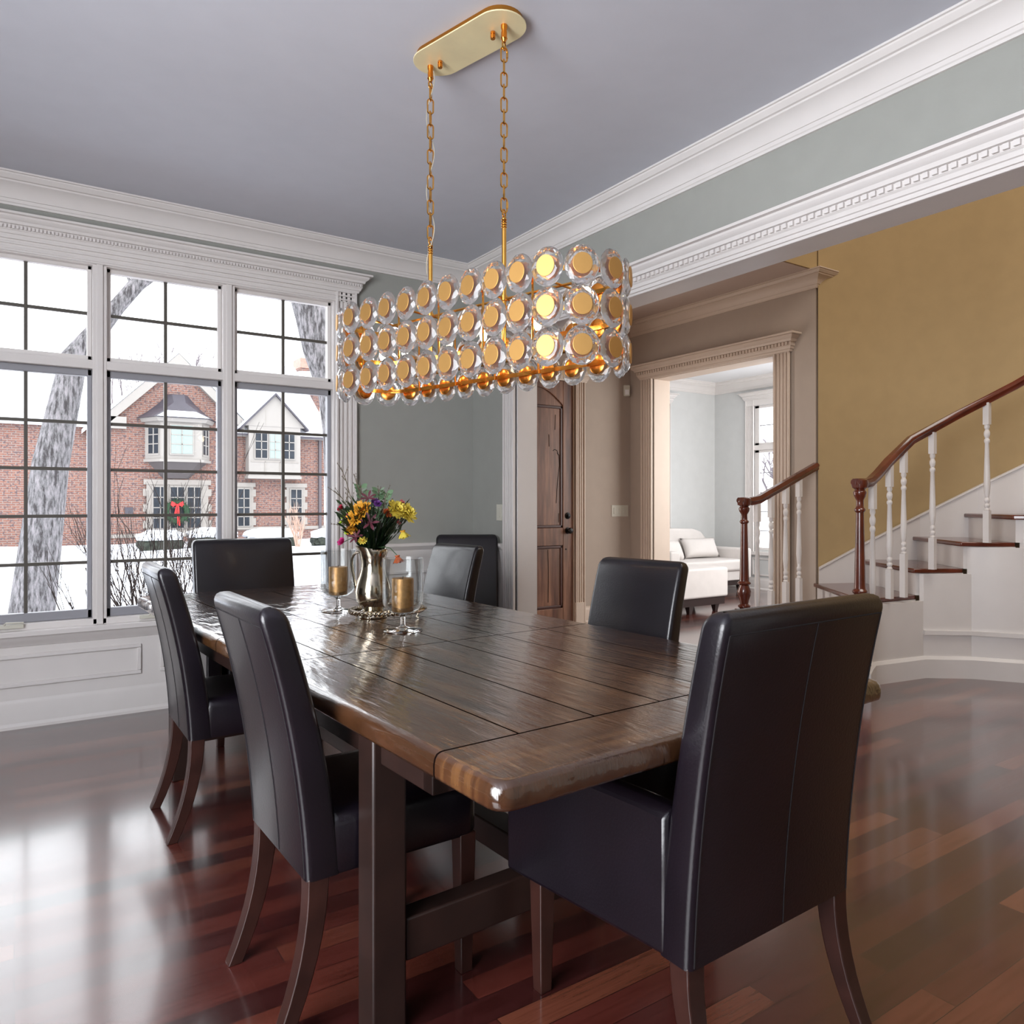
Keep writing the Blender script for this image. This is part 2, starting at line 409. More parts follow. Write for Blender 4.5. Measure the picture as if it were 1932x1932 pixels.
# crown profiles: (offset into room, z)
def crown(z, h=0.15, d=0.125):
    P = [(0, -1), (0.10, -1), (0.12, -.93), (0.16, -.90), (0.20, -.80), (0.24, -.79), (0.30, -.66), (0.46, -.47), (0.66, -.36), (0.72, -.33), (0.72, -.27), (0.80, -.25), (0.90, -.15), (0.93, -.12), (0.93, -.07), (1.0, -.06), (1.0, 0), (0, 0)]
    return [(a*d, z+b*h) for a, b in P]
m = MB().sweep([(-2.0, -2.4), (-2.0, YW), (XR, YW), (XR, -2.4)], crown(CZ)); struct(m.build('trim_1', TRIM, smooth=True, angle=28))
m = MB().sweep([(XR+0.16, 3.73), (XR+0.16, 5.93), (5.46, 5.93), (5.46, 3.80)], crown(3.12, 0.14, 0.10)); struct(m.build('trim_2', simple('foyer_trim_paint', (206, 188, 172), 0.5, var=0.02), smooth=True, angle=28))
FTRIM = MATS['foyer_trim_paint']
# crown return at the wall end
m = MB().sweep([(5.46, 3.80), (5.46, 3.715), (5.62, 3.715)], crown(3.12, 0.14, 0.10)); struct(m.build('trim_3', FTRIM, smooth=True, angle=28))
m = MB().sweep([(5.68, 3.92), (5.68, 7.66), (8.75, 7.66), (8.75, 3.92)], crown(3.0, 0.16, 0.13)); struct(m.build('trim_4', TRIM, smooth=True, angle=28))

def head_prof(z0, z1, d):
    h = z1-z0
    P = [(0, 0), (0.12, 0), (0.16, .07), (0.16, .12), (0.24, .14), (0.30, .26), (0.36, .30), (0.36, .52), (0.50, .54), (0.56, .66), (0.72, .74), (0.78, .80), (0.78, .88), (1.0, .90), (1.0, 1.0), (0, 1.0)]
    return [(a*d, z0+b*h) for a, b in P]
def fluted(m, axis, a0, a1, wall, sgn, z0, z1, depth=0.022, n=4):
    """casing board between a0..a1 on a wall plane, with raised reeds. axis 'x': board runs along x, wall = y"""
    def B(p, q, d0, d1, za, zb):
        if axis == 'x': m.box(p, q, wall+sgn*d0, wall+sgn*d1, za, zb)
        else: m.box(wall+sgn*d0, wall+sgn*d1, p, q, za, zb)
    B(a0, a1, -0.002, depth*0.6, z0, z1)
    w = (a1-a0)/(2*n+1)
    for i in range(n+1):
        B(a0+2*i*w, a0+(2*i+1)*w, 0, depth if i not in (0, n) else depth*1.35, z0, z1)

# ---- dining window (window_1)
win = struct(empty('window_1', (0, YW, 0)))
def wp(mb, name, mat, **k):   # child built in world coords
    mb.v = [(a, b-YW, c) for a, b, c in mb.v]
    return mb.build(name, mat, win, **k)
units = [(-0.241, 0.347), (0.467, 1.055), (1.175, 1.763)]
m = MB()
# casing frame: side casings, head casing, mullions, transom
fluted(m, 'x', 1.80, 1.947, YW, -1, 0.5, 2.655, 0.03)
fluted(m, 'x', -0.43, -0.28, YW, -1, 0.5, 2.655, 0.03)
m.box(-0.43, 1.947, YW-0.03, YW, 2.58, 2.655)
for q in range(3): m.box(-0.43, 1.947, YW-0.034-0.004*q, YW, 2.59+0.026*q, 2.602+0.026*q)
wp(m, 'casing', TRIM, bevel=0.003)
m = MB().sweep([(-0.43, YW), (-0.43, YW-0.03), (1.947, YW-0.03), (1.947, YW)], head_prof(2.65, 2.768, 0.085))
y0 = YW-0.03-0.085*0.36
x = -0.44
while x < 1.965: m.box(x, x+0.010, y0-0.012, y0+0.002, 2.689, 2.705); x += 0.018
wp(m, 'cornice', TRIM, smooth=True, angle=25)
m = MB()
for a, b in ((-0.30, -0.265), (0.371, 0.443), (1.079, 1.151), (1.787, 1.82)):
    m.box(a, b, YW-0.012, YW+0.10, 0.53, 2.60)
for a, b in ((0.390, 0.424), (1.098, 1.132)): m.box(a, b, YW-0.022, YW, 0.53, 2.60)
m.box(-0.30, 1.82, YW-0.010, YW+0.10, 1.985, 2.035)
m.box(-0.30, 1.82, YW-0.012, YW+0.10, 2.575, 2.62)
m.box(-0.30, 1.82, YW-0.012, YW+0.10, 0.50, 0.565)
wp(m, 'jamb', TRIM, bevel=0.004)
for a, b in units:
    m = MB()   # upper sash
    for (p, q, r, s_) in ((a-0.024, a, 2.035, 2.58), (b, b+0.024, 2.035, 2.58)): m.box(p, q, YW+0.03, YW+0.075, r, s_)
    m.box(a-0.024, b+0.024, YW+0.03, YW+0.075, 2.035, 2.064); m.box(a-0.024, b+0.024, YW+0.03, YW+0.075, 2.553, 2.58)
    wp(m, 'upper_sash', TRIM, bevel=0.004)
    m = MB()
    for (p, q, r, s_) in ((a-0.024, a, 0.565, 1.985), (b, b+0.024, 0.565, 1.985)): m.box(p, q, YW+0.03, YW+0.075, r, s_)
    m.box(a-0.024, b+0.024, YW+0.03, YW+0.075, 0.565, 0.615); m.box(a-0.024, b+0.024, YW+0.03, YW+0.075, 1.947, 1.985)
    wp(m, 'lower_sash', SASH, bevel=0.004)
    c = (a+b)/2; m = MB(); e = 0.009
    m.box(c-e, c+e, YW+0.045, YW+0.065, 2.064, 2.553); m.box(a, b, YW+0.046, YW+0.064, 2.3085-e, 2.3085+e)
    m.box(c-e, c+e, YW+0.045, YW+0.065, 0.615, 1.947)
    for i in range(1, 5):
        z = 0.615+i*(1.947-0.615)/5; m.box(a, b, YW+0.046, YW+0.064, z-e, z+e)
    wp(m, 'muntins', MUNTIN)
    m = MB().box(a, b, YW+0.053, YW+0.057, 2.064, 2.553); wp(m, 'upper_pane', PANE)
    m = MB().box(a, b, YW+0.053, YW+0.057, 0.615, 1.947); wp(m, 'lower_pane', PANE)
for a, b in units:
    m = MB(); c = (a+b)/2-0.10
    m.box(c-0.05, c+0.09, YW-0.035, YW-0.010, 0.545, 0.565); m.tube([(c, YW-0.03, 0.565), (c+0.01, YW-0.045, 0.578), (c+0.09, YW-0.045, 0.574)], 0.006, 6)
    wp(m, 'crank_handle', PLATE, bevel=0.002)
# stool, apron and panelling below the window
m = MB()
m.box(-0.45, 1.965, YW-0.065, YW, 0.500, 0.530)
m.sweep([(-0.43, YW), (1.947, YW)], [(0, 0.44), (0.012, 0.44), (0.02, 0.455), (0.035, 0.47), (0.045, 0.49), (0.05, 0.5), (0, 0.5)])
wp(m, 'stool', TRIM, bevel=0.004)
# wainscot
def frame_mold(m, axis, a0, a1, z0, z1, wall, sgn, w=0.022, d=0.014):
    for (p, q, r, s_) in ((a0, a1, z0, z0+w), (a0, a1, z1-w, z1), (a0, a0+w, z0+w, z1-w), (a1-w, a1, z0+w, z1-w)):
        if axis == 'x': m.box(p, q, wall, wall+sgn*d, r, s_)
        else: m.box(wall, wall+sgn*d, p, q, r, s_)
m = MB()
m.box(-2.0, 1.80, YW-0.012, YW, 0, 0.44); m.box(1.947, XR, YW-0.012, YW, 0, 0.85); m.box(-2.0, -0.43, YW-0.012, YW, 0.44, 0.85); m.box(1.80, 1.947, YW-0.03, YW, 0, 0.5)
m.box(XR-0.012, XR, 4.42, YW, 0, 0.85)
frame_mold(m, 'x', -0.40, 0.62, 0.225, 0.400, YW-0.012, -1); frame_mold(m, 'x', 0.72, 1.74, 0.225, 0.400, YW-0.012, -1)
frame_mold(m, 'x', 2.05, 2.80, 0.225, 0.74, YW-0.012, -1); frame_mold(m, 'y', 4.50, 4.80, 0.225, 0.74, XR-0.012, -1)
struct(m.build('trim_5', TRIM, bevel=0.004))
rail = [(0, 0.80), (0.015, 0.80), (0.018, 0.83), (0.024, 0.845), (0.024, 0.885), (0.034, 0.90), (0.045, 0.915), (0.045, 0.935), (0, 0.935)]
m = MB().sweep([(1.947, YW), (XR, YW), (XR, 4.425)], rail); m.sweep([(-2.0, YW), (-0.43, YW)], rail)
struct(m.build('trim_6', TRIM, smooth=True, angle=28))
base = [(0, 0), (0.03, 0), (0.03, 0.015), (0.02, 0.03), (0.02, 0.13), (0.016, 0.145), (0.010, 0.16), (0.010, 0.17), (0, 0.17)]
m = MB().sweep([(-2.0, -2.4), (-2.0, YW), (XR, YW), (XR, 4.425)], base); struct(m.build('baseboard_front', TRIM, smooth=True, angle=28))
m = MB().sweep([(4.83, 5.93), (5.46, 5.93), (5.46, 5.75)], base); struct(m.build('baseboard_foyer', FTRIM, smooth=True, angle=28))
m = MB().sweep([(5.68, 5.7), (5.68, 7.66), (8.75, 7.66), (8.75, 3.92)], base); struct(m.build('baseboard_living', TRIM, smooth=True, angle=28))

# ---- wide cased opening to the foyer (trim_7)
m = MB()
fluted(m, 'y', OPY1, OPY1+0.135, XR, -1, 0, 2.385, 0.024, 5)
fluted(m, 'y', OPY0-0.135, OPY0, XR, -1, 0, 2.385, 0.024, 5)
m.box(XR-0.022, XR, OPY0-0.135, OPY1+0.135, 2.372, 2.392)
m.box(XR-0.001, XR+0.165, OPY1-0.012, OPY1+0.001, 0, OPZ)          # jamb face
m.box(XR-0.001, XR+0.165, OPY0-0.001, OPY0+0.012, 0, OPZ)
m.box(XR-0.001, XR+0.165, OPY0, OPY1, OPZ-0.012, OPZ+0.001)        # soffit
struct(m.build('trim_7', TRIM, bevel=0.003))
m = MB().sweep([(XR, OPY1+0.135), (XR-0.022, OPY1+0.135), (XR-0.022, OPY0-0.135), (XR, OPY0-0.135)], head_prof(2.385, 2.522, 0.09))
x0 = XR-0.022-0.09*0.36; y = OPY1+0.15
m.box(x0-0.003, x0+0.01, OPY0-0.15, y, 2.428, 2.455)
while y > 0.0:
    m.box(x0-0.016, x0+0.002, y-0.020, y, 2.431, 2.451); y -= 0.034
struct(m.build('trim_8', TRIM, smooth=True, angle=25))
# ---- foyer doorway to the living room (trim_9, trim_10)
m = MB()
fluted(m, 'y', 5.585, 5.741, 5.46, -1, 0, 2.50, 0.026, 4); fluted(m, 'y', 3.951, 4.109, 5.46, -1, 0, 2.50, 0.026, 4)
m.box(5.458, 5.682, 5.573, 5.587, 0, 2.50); m.box(5.458, 5.682, 4.107, 4.121, 0, 2.50); m.box(5.458, 5.682, 4.109, 5.585, 2.490, 2.503)
m.box(5.436, 5.46, 3.951, 5.741, 2.495, 2.52)
struct(m.build('trim_9', FTRIM, bevel=0.003))
m = MB().sweep([(5.46, 5.741), (5.436, 5.741), (5.436, 3.951), (5.46, 3.951)], head_prof(2.50, 2.645, 0.10))
x0 = 5.436-0.036; y = 5.76
while y > 3.93:
    m.box(x0-0.014, x0+0.002, y-0.018, y, 2.548, 2.574); y -= 0.034
struct(m.build('trim_10', FTRIM, smooth=True, angle=25))
# ---- front door
door = struct(empty('door_1', (4.25, 5.97, 0)))
def dp(mb, name, mat, **k):
    mb.v = [(a-4.25, b-5.97, c) for a, b, c in mb.v]; return mb.build(name, mat, door, **k)
m = MB(); F = 5.945
m.box(3.82, 4.69, F+0.01, F+0.05, 0.01, 2.44)
dp(m, 'door_panel', DOOR)
m = MB()
m.box(4.565, 4.69, F-0.006, F+0.01, 0.01, 2.44); m.box(3.82, 3.945, F-0.006, F+0.01, 0.01, 2.44)
m.box(3.945, 4.565, F-0.006, F+0.01, 0.80, 0.975); m.box(3.945, 4.565, F-0.006, F+0.01, 0.01, 0.175)
arch = [(3.945, 2.44)]+[(3.945+0.62*i/12, 2.20+0.16*math.sin(PI*i/12)) for i in range(13)]+[(4.565, 2.44)]
m.prism(arch, 'y', F-0.006, F+0.01)
dp(m, 'door_frame', DOOR, bevel=0.004)
m = MB()
for z0, z1 in ((0.175, 0.80), (0.975, 2.19)):
    for (p, q, r, s_) in ((3.945, 4.565, z0, z0+0.03), (3.945, 4.565, z1-0.03, z1), (3.945, 3.975, z0, z1), (4.535, 4.565, z0, z1)):
        m.box(p, q, F+0.0, F+0.016, r, s_)
dp(m, 'door_molding', simple('door_molding_walnut', (74, 44, 36), 0.4, var=0.2), bevel=0.007)
m = MB()
for pts in ([(4.50, 1.72), (4.525, 1.70), (4.53, 1.60), (4.505, 1.42), (4.49, 1.22)], [(4.45, 1.74), (4.47, 1.755), (4.50, 1.745), (4.515, 1.70)], [(4.40, 1.90), (4.403, 1.78)], [(4.39, 0.24), (4.395, 0.5), (4.388, 0.76)], [(4.48, 2.10), (4.475, 1.95)], [(4.52, 1.03), (4.522, 1.12)]):
    m.tube([(a, F+0.010, b) for a, b in pts], 0.0035, 5)
dp(m, 'wood_crack', BLACKM)
for z in (0.946, 1.095):
    m = MB(); k = z < 1
    ringsz = [(0.033, 0), (0.033, 0.006), (0.016, 0.012), (0.014, 0.022)]+([(0.028, 0.032), (0.031, 0.045), (0.024, 0.058), (0.004, 0.062)] if k else [(0.016, 0.024), (0.004, 0.026)])
    m.loft([[(4.622+r*math.cos(2*PI*j/16), F-0.006-d, z+r*math.sin(2*PI*j/16)) for j in range(16)] for r, d in ringsz])
    dp(m, 'door_knob' if k else 'deadbolt', BLACKM, smooth=True)
m = MB().loft([[(4.60+0.008*math.cos(2*PI*j/12), F-0.006-d, 0.76+0.008*math.sin(2*PI*j/12)) for j in range(12)] for d in (0, 0.003)])
dp(m, 'door_stop_button', BLACKM)
m = MB()
fluted(m, 'x', 4.70, 4.819, 5.93, -1, 0, 2.46, 0.024, 4); fluted(m, 'x', 3.68, 3.80, 5.93, -1, 0, 2.46, 0.024, 4)
m.box(4.690, 4.703, 5.925, 6.06, 0, 2.46); m.box(3.80, 3.81, 5.925, 6.06, 0, 2.46); m.box(3.80, 4.70, 5.925, 6.06, 2.445, 2.462)
m.sweep([(3.66, 5.93), (3.66, 5.91), (4.83, 5.91), (4.83, 5.93)], head_prof(2.44, 2.56, 0.07))
m.box(4.695, 4.826, 5.90, 5.93, 0, 0.22)
struct(m.build('trim_11', FTRIM, bevel=0.002))
# ---- living room window and trims
lw = struct(empty('window_2', (8.75, 6.2, 0)))
def lp(mb, name, mat, **k):
    mb.v = [(a-8.75, b-6.2, c) for a, b, c in mb.v]; return mb.build(name, mat, lw, **k)
m = MB()
fluted(m, 'y', 6.93, 7.075, 8.75, -1, 0.50, 2.68, 0.026, 4); fluted(m, 'y', 5.42, 5.56, 8.75, -1, 0.50, 2.68, 0.026, 4)
m.box(8.72, 8.75, 5.42, 7.075, 2.60, 2.69); m.box(8.735, 8.86, 5.55, 6.95, 1.97, 2.04); m.box(8.70, 8.75, 5.40, 7.09, 0.49, 0.54)
m.sweep([(8.75, 7.075), (8.72, 7.075), (8.72, 5.42), (8.75, 5.42)], head_prof(2.68, 2.79, 0.08))
lp(m, 'casing', TRIM, bevel=0.003)
m = MB()
for z0, z1 in ((2.04, 2.60), (0.56, 1.97)):
    for (p, q, r, s_) in ((6.88, 6.95, z0, z1), (5.55, 5.62, z0, z1), (5.55, 6.95, z0, z0+0.035), (5.55, 6.95, z1-0.035, z1), (6.23, 6.27, z0, z1)):
        m.box(8.78, 8.84, p, q, r, s_)
lp(m, 'sash', TRIM, bevel=0.003)
m = MB()
for y in (6.57, 5.92): m.box(8.80, 8.82, y-0.006, y+0.006, 0.6, 2.57)
for z in (0.83, 1.10, 1.37, 1.65, 2.32): m.box(8.80, 8.82, 5.6, 6.9, z-0.006, z+0.006)
lp(m, 'muntins', SASH)
m = MB().box(8.808, 8.812, 5.6, 6.9, 0.59, 2.58); lp(m, 'pane', PANE)
m = MB(); frame_mold(m, 'y', 5.6, 6.97, 0.20, 0.45, 8.75, -1, 0.02, 0.014)
struct(m.build('trim_12', TRIM))
m = MB(); fluted(m, 'x', 7.70, 7.80, 7.66, -1, 0, 2.64, 0.024, 3); fluted(m, 'x', 6.2, 6.3, 7.66, -1, 0, 2.64, 0.024, 3)
m.sweep([(6.2, 7.66), (6.2, 7.64), (7.80, 7.64), (7.80, 7.66)], head_prof(2.64, 2.78, 0.09)); m.box(6.3, 7.7, 7.645, 7.66, 2.5, 2.64)
struct(m.build('trim_13', TRIM, bevel=0.002))
# side window casing, then frames added round the fill lamps on solid surfaces
def casing4(name, boxes):
    m = MB()
    for b in boxes: m.box(*b)
    struct(m.build(name, TRIM, bevel=0.004))
casing4('window_3', [(-1.99, -1.90, -1.06, -0.90, 0.84, 2.78), (-1.99, -1.90, 1.90, 2.06, 0.84, 2.78), (-1.99, -1.90, -0.90, 1.90, 0.80, 0.90), (-1.99, -1.90, -0.90, 1.90, 2.70, 2.80)])
casing4('living_fill_frame', [(5.84, 5.90, 3.92, 3.97, 0.70, 2.70), (8.50, 8.56, 3.92, 3.97, 0.70, 2.70), (5.90, 8.50, 3.92, 3.97, 0.70, 0.75), (5.90, 8.50, 3.92, 3.97, 2.65, 2.70)])  # made-up frame round the living room lamp, no opening behind
casing4('foyer_fill_frame', [(3.18, 3.22, 5.88, 5.93, 0.36, 2.34), (3.62, 3.66, 5.88, 5.93, 0.36, 2.34), (3.22, 3.62, 5.88, 5.93, 0.36, 0.40), (3.22, 3.62, 5.88, 5.93, 2.30, 2.34)])  # made-up frame round the foyer lamp, wall not cut
casing4('stair_fill_frame', [(3.44, 3.50, -0.45, 2.25, 5.52, 5.6), (5.90, 5.96, -0.45, 2.25, 5.52, 5.6), (3.50, 5.90, -0.45, -0.40, 5.52, 5.6), (3.50, 5.90, 2.20, 2.25, 5.52, 5.6)])  # made-up frame round the stair hall lamp, ceiling not cut
# small wall fittings
t = MB().box(-0.035, 0.0, -0.035, 0.035, -0.055, 0.055)
sw = MB().box(-0.007, 0, -0.036, 0.036, -0.058, 0.058).build('light_switch', PLATE, bevel=0.002, loc=(XR, 4.50, 1.154))
MB().box(-0.012, -0.006, -0.016, 0.016, -0.033, 0.033).build('rocker', PLATE, sw, bevel=0.001)
tag(sw, 'single white rocker light switch on the grey dining room wall', 'light switch')
sw = MB().box(-0.115, 0.115, -0.007, 0, -0.06, 0.06).build('light_switch', PLATE, bevel=0.002, loc=(5.307, 5.93, 1.14))
for dx in (-0.072, 0, 0.072): MB().box(dx-0.017, dx+0.017, -0.012, -0.006, -0.033, 0.033).build('rocker', PLATE, sw, bevel=0.001)
tag(sw, 'wide switch plate with three rockers on the taupe foyer wall', 'light switch')
sw = MB().box(-0.035, 0.035, -0.035, 0, -0.06, 0.06).build('motion_detector', PLATE, bevel=0.01, loc=(5.40, 5.93, 2.41), rot=(0, 0, -0.5))
MB().box(-0.022, 0.022, -0.04, -0.034, -0.045, 0.01).build('sensor_lens', WHITEC, sw, bevel=0.004)
tag(sw, 'small white motion sensor high in the foyer corner beside the doorway', 'sensor')
# foyer lantern
ln = empty('pendant_lantern', (3.62, 4.02, 3.12))
m = MB().tube([(0, 0, 0), (0, 0, -0.15)], 0.006, 6); m.lathe([(0.05, 0), (0.05, -0.02), (0.01, -0.03)], 16); m.build('stem', BLACKM, ln, smooth=True)
m = MB()
for a in range(4):
    an = a*PI/2+0.6; m.tube([(0.02*math.cos(an), 0.02*math.sin(an), -0.13), (0.12*math.cos(an), 0.12*math.sin(an), -0.19), (0.115*math.cos(an), 0.115*math.sin(an), -0.33), (0.10*math.cos(an), 0.10*math.sin(an), -0.47)], 0.006, 6)
for z, r in ((-0.19, 0.12), (-0.47, 0.10)): m.ring([(r*math.cos(2*PI*j/20), r*math.sin(2*PI*j/20), z) for j in range(20)], 0.006)
m.build('cage', BLACKM, ln, smooth=True)
tag(ln, 'black iron lantern hanging from the foyer ceiling behind the chandelier', 'pendant light')

# ------------------------------------------------------------------ staircase
st = empty('staircase', (4.9, 3.2, 0))
def sp(mb, name, mat, par=None, **k):
    mb.v = [(a-4.9, b-3.2, c) for a, b, c in mb.v]; return mb.build(name, mat, par or st, **k)
inn = [(4.50, 2.76), (4.66, 2.84), (4.80, 2.90), (5.30, 2.82), (5.55, 2.62), (5.72, 2.36), (5.78, 2.06), (5.80, 1.78), (5.80, 1.50)]
out = [(4.52, 3.78), (5.00, 3.80), (5.45, 3.70), (5.80, 3.53), (6.12, 3.26), (6.31, 2.95), (6.42, 2.55), (6.46, 2.15), (6.48, 1.70)]
rz = 0.19
for i in range(len(inn)-1):
    z = rz*(i+1); a, b, c, d = inn[i], out[i], out[i+1], inn[i+1]
    m = MB(); m.loft([[(p[0], p[1], z0) for p in (a, b, c, d)] for z0 in (0.0 if i == 0 else z-rz, z-0.03)])
    sp(m, 'riser', TRIM)
    # tread overhangs its riser
    ai, bo = Vector(a), Vector(b); n = (bo-ai).normalized(); ov = Vector((-n.y, n.x))*0.03
    a2 = ai+ov-n*0.03; b2 = bo+ov
    m = MB(); m.loft([[(p[0], p[1], z0) for p in (a2, b2, (c[0]+0.01, c[1]), (d[0], d[1]))] for z0 in (z-0.032, z)])
    sp(m, 'tread', STAIRW, bevel=0.008)
# outer skirt along the curved wall
pts = [(5.463, 3.70), (5.85, 3.52), (6.15, 3.25), (6.35, 2.9), (6.46, 2.4), (6.5, 1.8)]
zt = [0.70, 0.91, 1.13, 1.36, 1.63, 1.95]
m = MB(); m.loft([[(p[0]-0.012, p[1]-0.012, 0), (p[0]-0.03, p[1]-0.03, 0), (p[0]-0.03, p[1]-0.03, z-0.02), (p[0]-0.04, p[1]-0.04, z-0.015), (p[0]-0.04, p[1]-0.04, z), (p[0]-0.012, p[1]-0.012, z)] for p, z in zip(pts, zt)])
sp(m, 'skirt_board', TRIM)
# inner stringer / panelled side
m = MB(); ip = [(p[0]+0.01, p[1]-0.02) for p in inn]
for i in range(len(inn)-1):
    z = rz*(i+1)-0.035
    p, q = ip[i], ip[i+1]
    m.loft([[(p[0], p[1]-0.03, 0), (q[0], q[1]-0.03, 0), (q[0], q[1], 0), (p[0], p[1], 0)], [(p[0], p[1]-0.03, z), (q[0], q[1]-0.03, z), (q[0], q[1], z), (p[0], p[1], z)]])
sp(m, 'stringer', TRIM, bevel=0.002)
m = MB().sweep([(p[0], p[1]-0.03) for p in ip[:6]], [(0, 0), (0.025, 0), (0.025, 0.13), (0.01, 0.15), (0, 0.15)])
m.sweep([(p[0], p[1]-0.03) for p in ip[3:7]], [(0, 0.30), (0.02, 0.30), (0.02, 0.33), (0, 0.33)])
sp(m, 'base_molding', TRIM, smooth=True, angle=30)
def newel(x, y, z0, z1):
    m = MB(); h = z1-z0; b = 0.048
    m.box(x-b, x+b, y-b, y+b, z0, z0+0.26)
    sc = (z1-z0-0.26)
    prof = [(0.030, 0), (0.046, 0.02), (0.046, 0.035), (0.030, 0.05), (0.034, 0.08), (0.047, 0.13), (0.050, 0.17), (0.038, 0.21), (0.034, 0.225), (0.048, 0.24), (0.048, 0.25), (0.036, 0.265), (0.034, 0.30), (0.024, 0.80), (0.024, 0.81), (0.034, 0.825), (0.034, 0.835), (0.024, 0.85), (0.023, 0.90), (0.036, 0.93), (0.040, 0.95), (0.040, 0.96), (0.030, 0.975), (0.046, 0.99), (0.046, 1.0)]
    m.lathe([(r, t*sc) for r, t in prof], 20, (x, y, z0+0.26))
    return sp(m, 'newel_post', STAIRW, smooth=True, bevel=0)
def baluster(x, y, z0, z1, lo, hi):
    m = MB(); b = 0.019
    m.box(x-b, x+b, y-b, y+b, z0, z0+lo); m.box(x-b, x+b, y-b, y+b, z1-hi, z1)
    L = (z1-hi)-(z0+lo)
    P = [(0.016, 0), (0.019, .012), (0.012, .03), (0.018, .05), (0.018, .07), (0.012, .085), (0.018, .11), (0.018, .13), (0.012, .15), (0.016, .19), (0.021, .30), (0.019, .42), (0.013, .78), (0.018, .80), (0.018, .82), (0.012, .84), (0.019, .88), (0.019, .91), (0.012, .94), (0.018, .97), (0.016, 1.0)]
    m.lathe([(r, t*L) for r, t in P], 14, (x, y, z0+lo))
    return sp(m, 'baluster', TRIM, smooth=True)
N1, N2 = (4.55, 3.70), (4.55, 2.78)
newel(N1[0], N1[1], 0.17, 1.215); newel(N2[0], N2[1], 0.17, 1.33)
r1 = [(4.50, 3.70, 1.235), (4.62, 3.70, 1.235), (4.72, 3.70, 1.25), (4.82, 3.70, 1.29), (5.0, 3.705, 1.355), (5.2, 3.71, 1.43), (5.45, 3.71, 1.525)]
r2 = [(4.50, 2.78, 1.350), (4.62, 2.79, 1.350), (4.70, 2.80, 1.362), (4.80, 2.81, 1.41), (4.95, 2.82, 1.50), (5.2, 2.80, 1.66), (5.45, 2.62, 1.83), (5.66, 2.34, 2.02), (5.74, 2.0, 2.22), (5.76, 1.6, 2.44)]
def rail_mesh(pts):
    m = MB(); rings = []
    for i, p in enumerate(pts):
        p = Vector(p); t = Vector(pts[min(i+1, len(pts)-1)])-Vector(pts[max(i-1, 0)]); t.normalize()
        sd = Vector((t.y, -t.x, 0)).normalized(); up = sd.cross(t)
        rings.append([p+sd*a+up*b for a, b in ((-0.020, -0.03), (0.020, -0.03), (0.022, -0.012), (0.032, 0.0), (0.030, 0.015), (0.018, 0.028), (-0.018, 0.028), (-0.030, 0.015), (-0.032, 0.0), (-0.022, -0.012))])
    m.loft(rings); p = pts[0]
    m.lathe([(0.01, -0.032), (0.046, -0.03), (0.052, -0.005), (0.050, 0.018), (0.03, 0.03), (0.01, 0.031)], 20, (p[0]+0.05, p[1], p[2]))
    return m
sp(rail_mesh(r1), 'handrail', STAIRW, smooth=True, angle=40)
sp(rail_mesh(r2), 'handrail', STAIRW, smooth=True, angle=40)
def railz(r, x):
    for a, b in zip(r[:-1], r[1:]):
        if a[0] <= x <= b[0]:
            t = (x-a[0])/(b[0]-a[0]+1e-9); return a[1]+(b[1]-a[1])*t, a[2]+(b[2]-a[2])*t
    return r[-1][1], r[-1][2]
for x, z0, lo, hi in ((4.70, 0.19, 0.10, 0.14), (4.865, 0.19, 0.35, 0.17), (5.05, 0.38, 0.22, 0.13), (5.225, 0.38, 0.24, 0.14)):
    y, z = railz(r1, x); baluster(x, y, z0, z-0.028, lo, hi)
for x, z0, lo, hi in ((4.735, 0.38, 0.10, 0.17), (4.965, 0.57, 0.20, 0.15), (5.12, 0.57, 0.30, 0.15), (5.32, 0.76, 0.22, 0.15)):
    y, z = railz(r2, x); baluster(x, y+0.0, z0, z-0.028, lo, hi)
for (x, y, z0, zr) in ((5.56, 2.47, 0.95, 1.93), (5.70, 2.17, 1.14, 2.12), (5.75, 1.80, 1.33, 2.33)): baluster(x, y, z0, zr-0.02, 0.22, 0.15)
tag(st, 'curved foyer staircase with red-brown handrails, dark treads and white turned balusters', 'staircase')

# ------------------------------------------------------------------ sofa & ottoman
sf = empty('sofa', (7.6, 7.05, 0))
def fp(mb, name, mat, **k):
    mb.v = [(a-7.6, b-7.05, c) for a, b, c in mb.v]; return mb.build(name, mat, sf, **k)
bk = [(6.75, 0.18), (6.75, 0.86), (7.6, 0.875), (8.00, 0.86), (8.15, 0.82), (8.24, 0.74), (8.30, 0.62), (8.34, 0.18)]
fp(MB().prism(bk, 'y', 7.38, 7.56), 'backrest', SOFA, bevel=0.03, seg=3)
fp(MB().box(8.34, 8.50, 6.78, 7.56, 0.18, 0.60), 'armrest', SOFA, bevel=0.03, seg=3)
fp(MB().box(6.75, 6.92, 6.60, 7.4, 0.18, 0.62), 'armrest', SOFA, bevel=0.03, seg=3)
fp(MB().box(6.9, 8.36, 6.76, 7.4, 0.30, 0.455), 'seat_cushion', SOFA, bevel=0.035, seg=3)
fp(MB().box(6.76, 8.48, 6.80, 7.5, 0.17, 0.30), 'seat_base', SOFA, bevel=0.012)
fp(MB().box(6.80, 8.44, 6.84, 7.5, 0.10, 0.17), 'plinth', SOFAB)
for x, y in ((7.9, 6.9), (8.38, 6.9), (6.9, 6.9), (6.9, 7.45), (8.38, 7.45)):
    fp(MB().loft([[(x-a, y-a, z), (x+a, y-a, z), (x+a, y+a, z), (x-a, y+a, z)] for a, z in ((0.02, 0), (0.035, 0.10))]), 'leg', SOFAB)
tag(sf, 'white low sofa with curved backrest in the living room corner', 'sofa')
ot = empty('ottoman', (6.2, 5.95, 0))
def op(mb, name, mat, **k):
    mb.v = [(a-6.2, b-5.95, c) for a, b, c in mb.v]; return mb.build(name, mat, ot, **k)
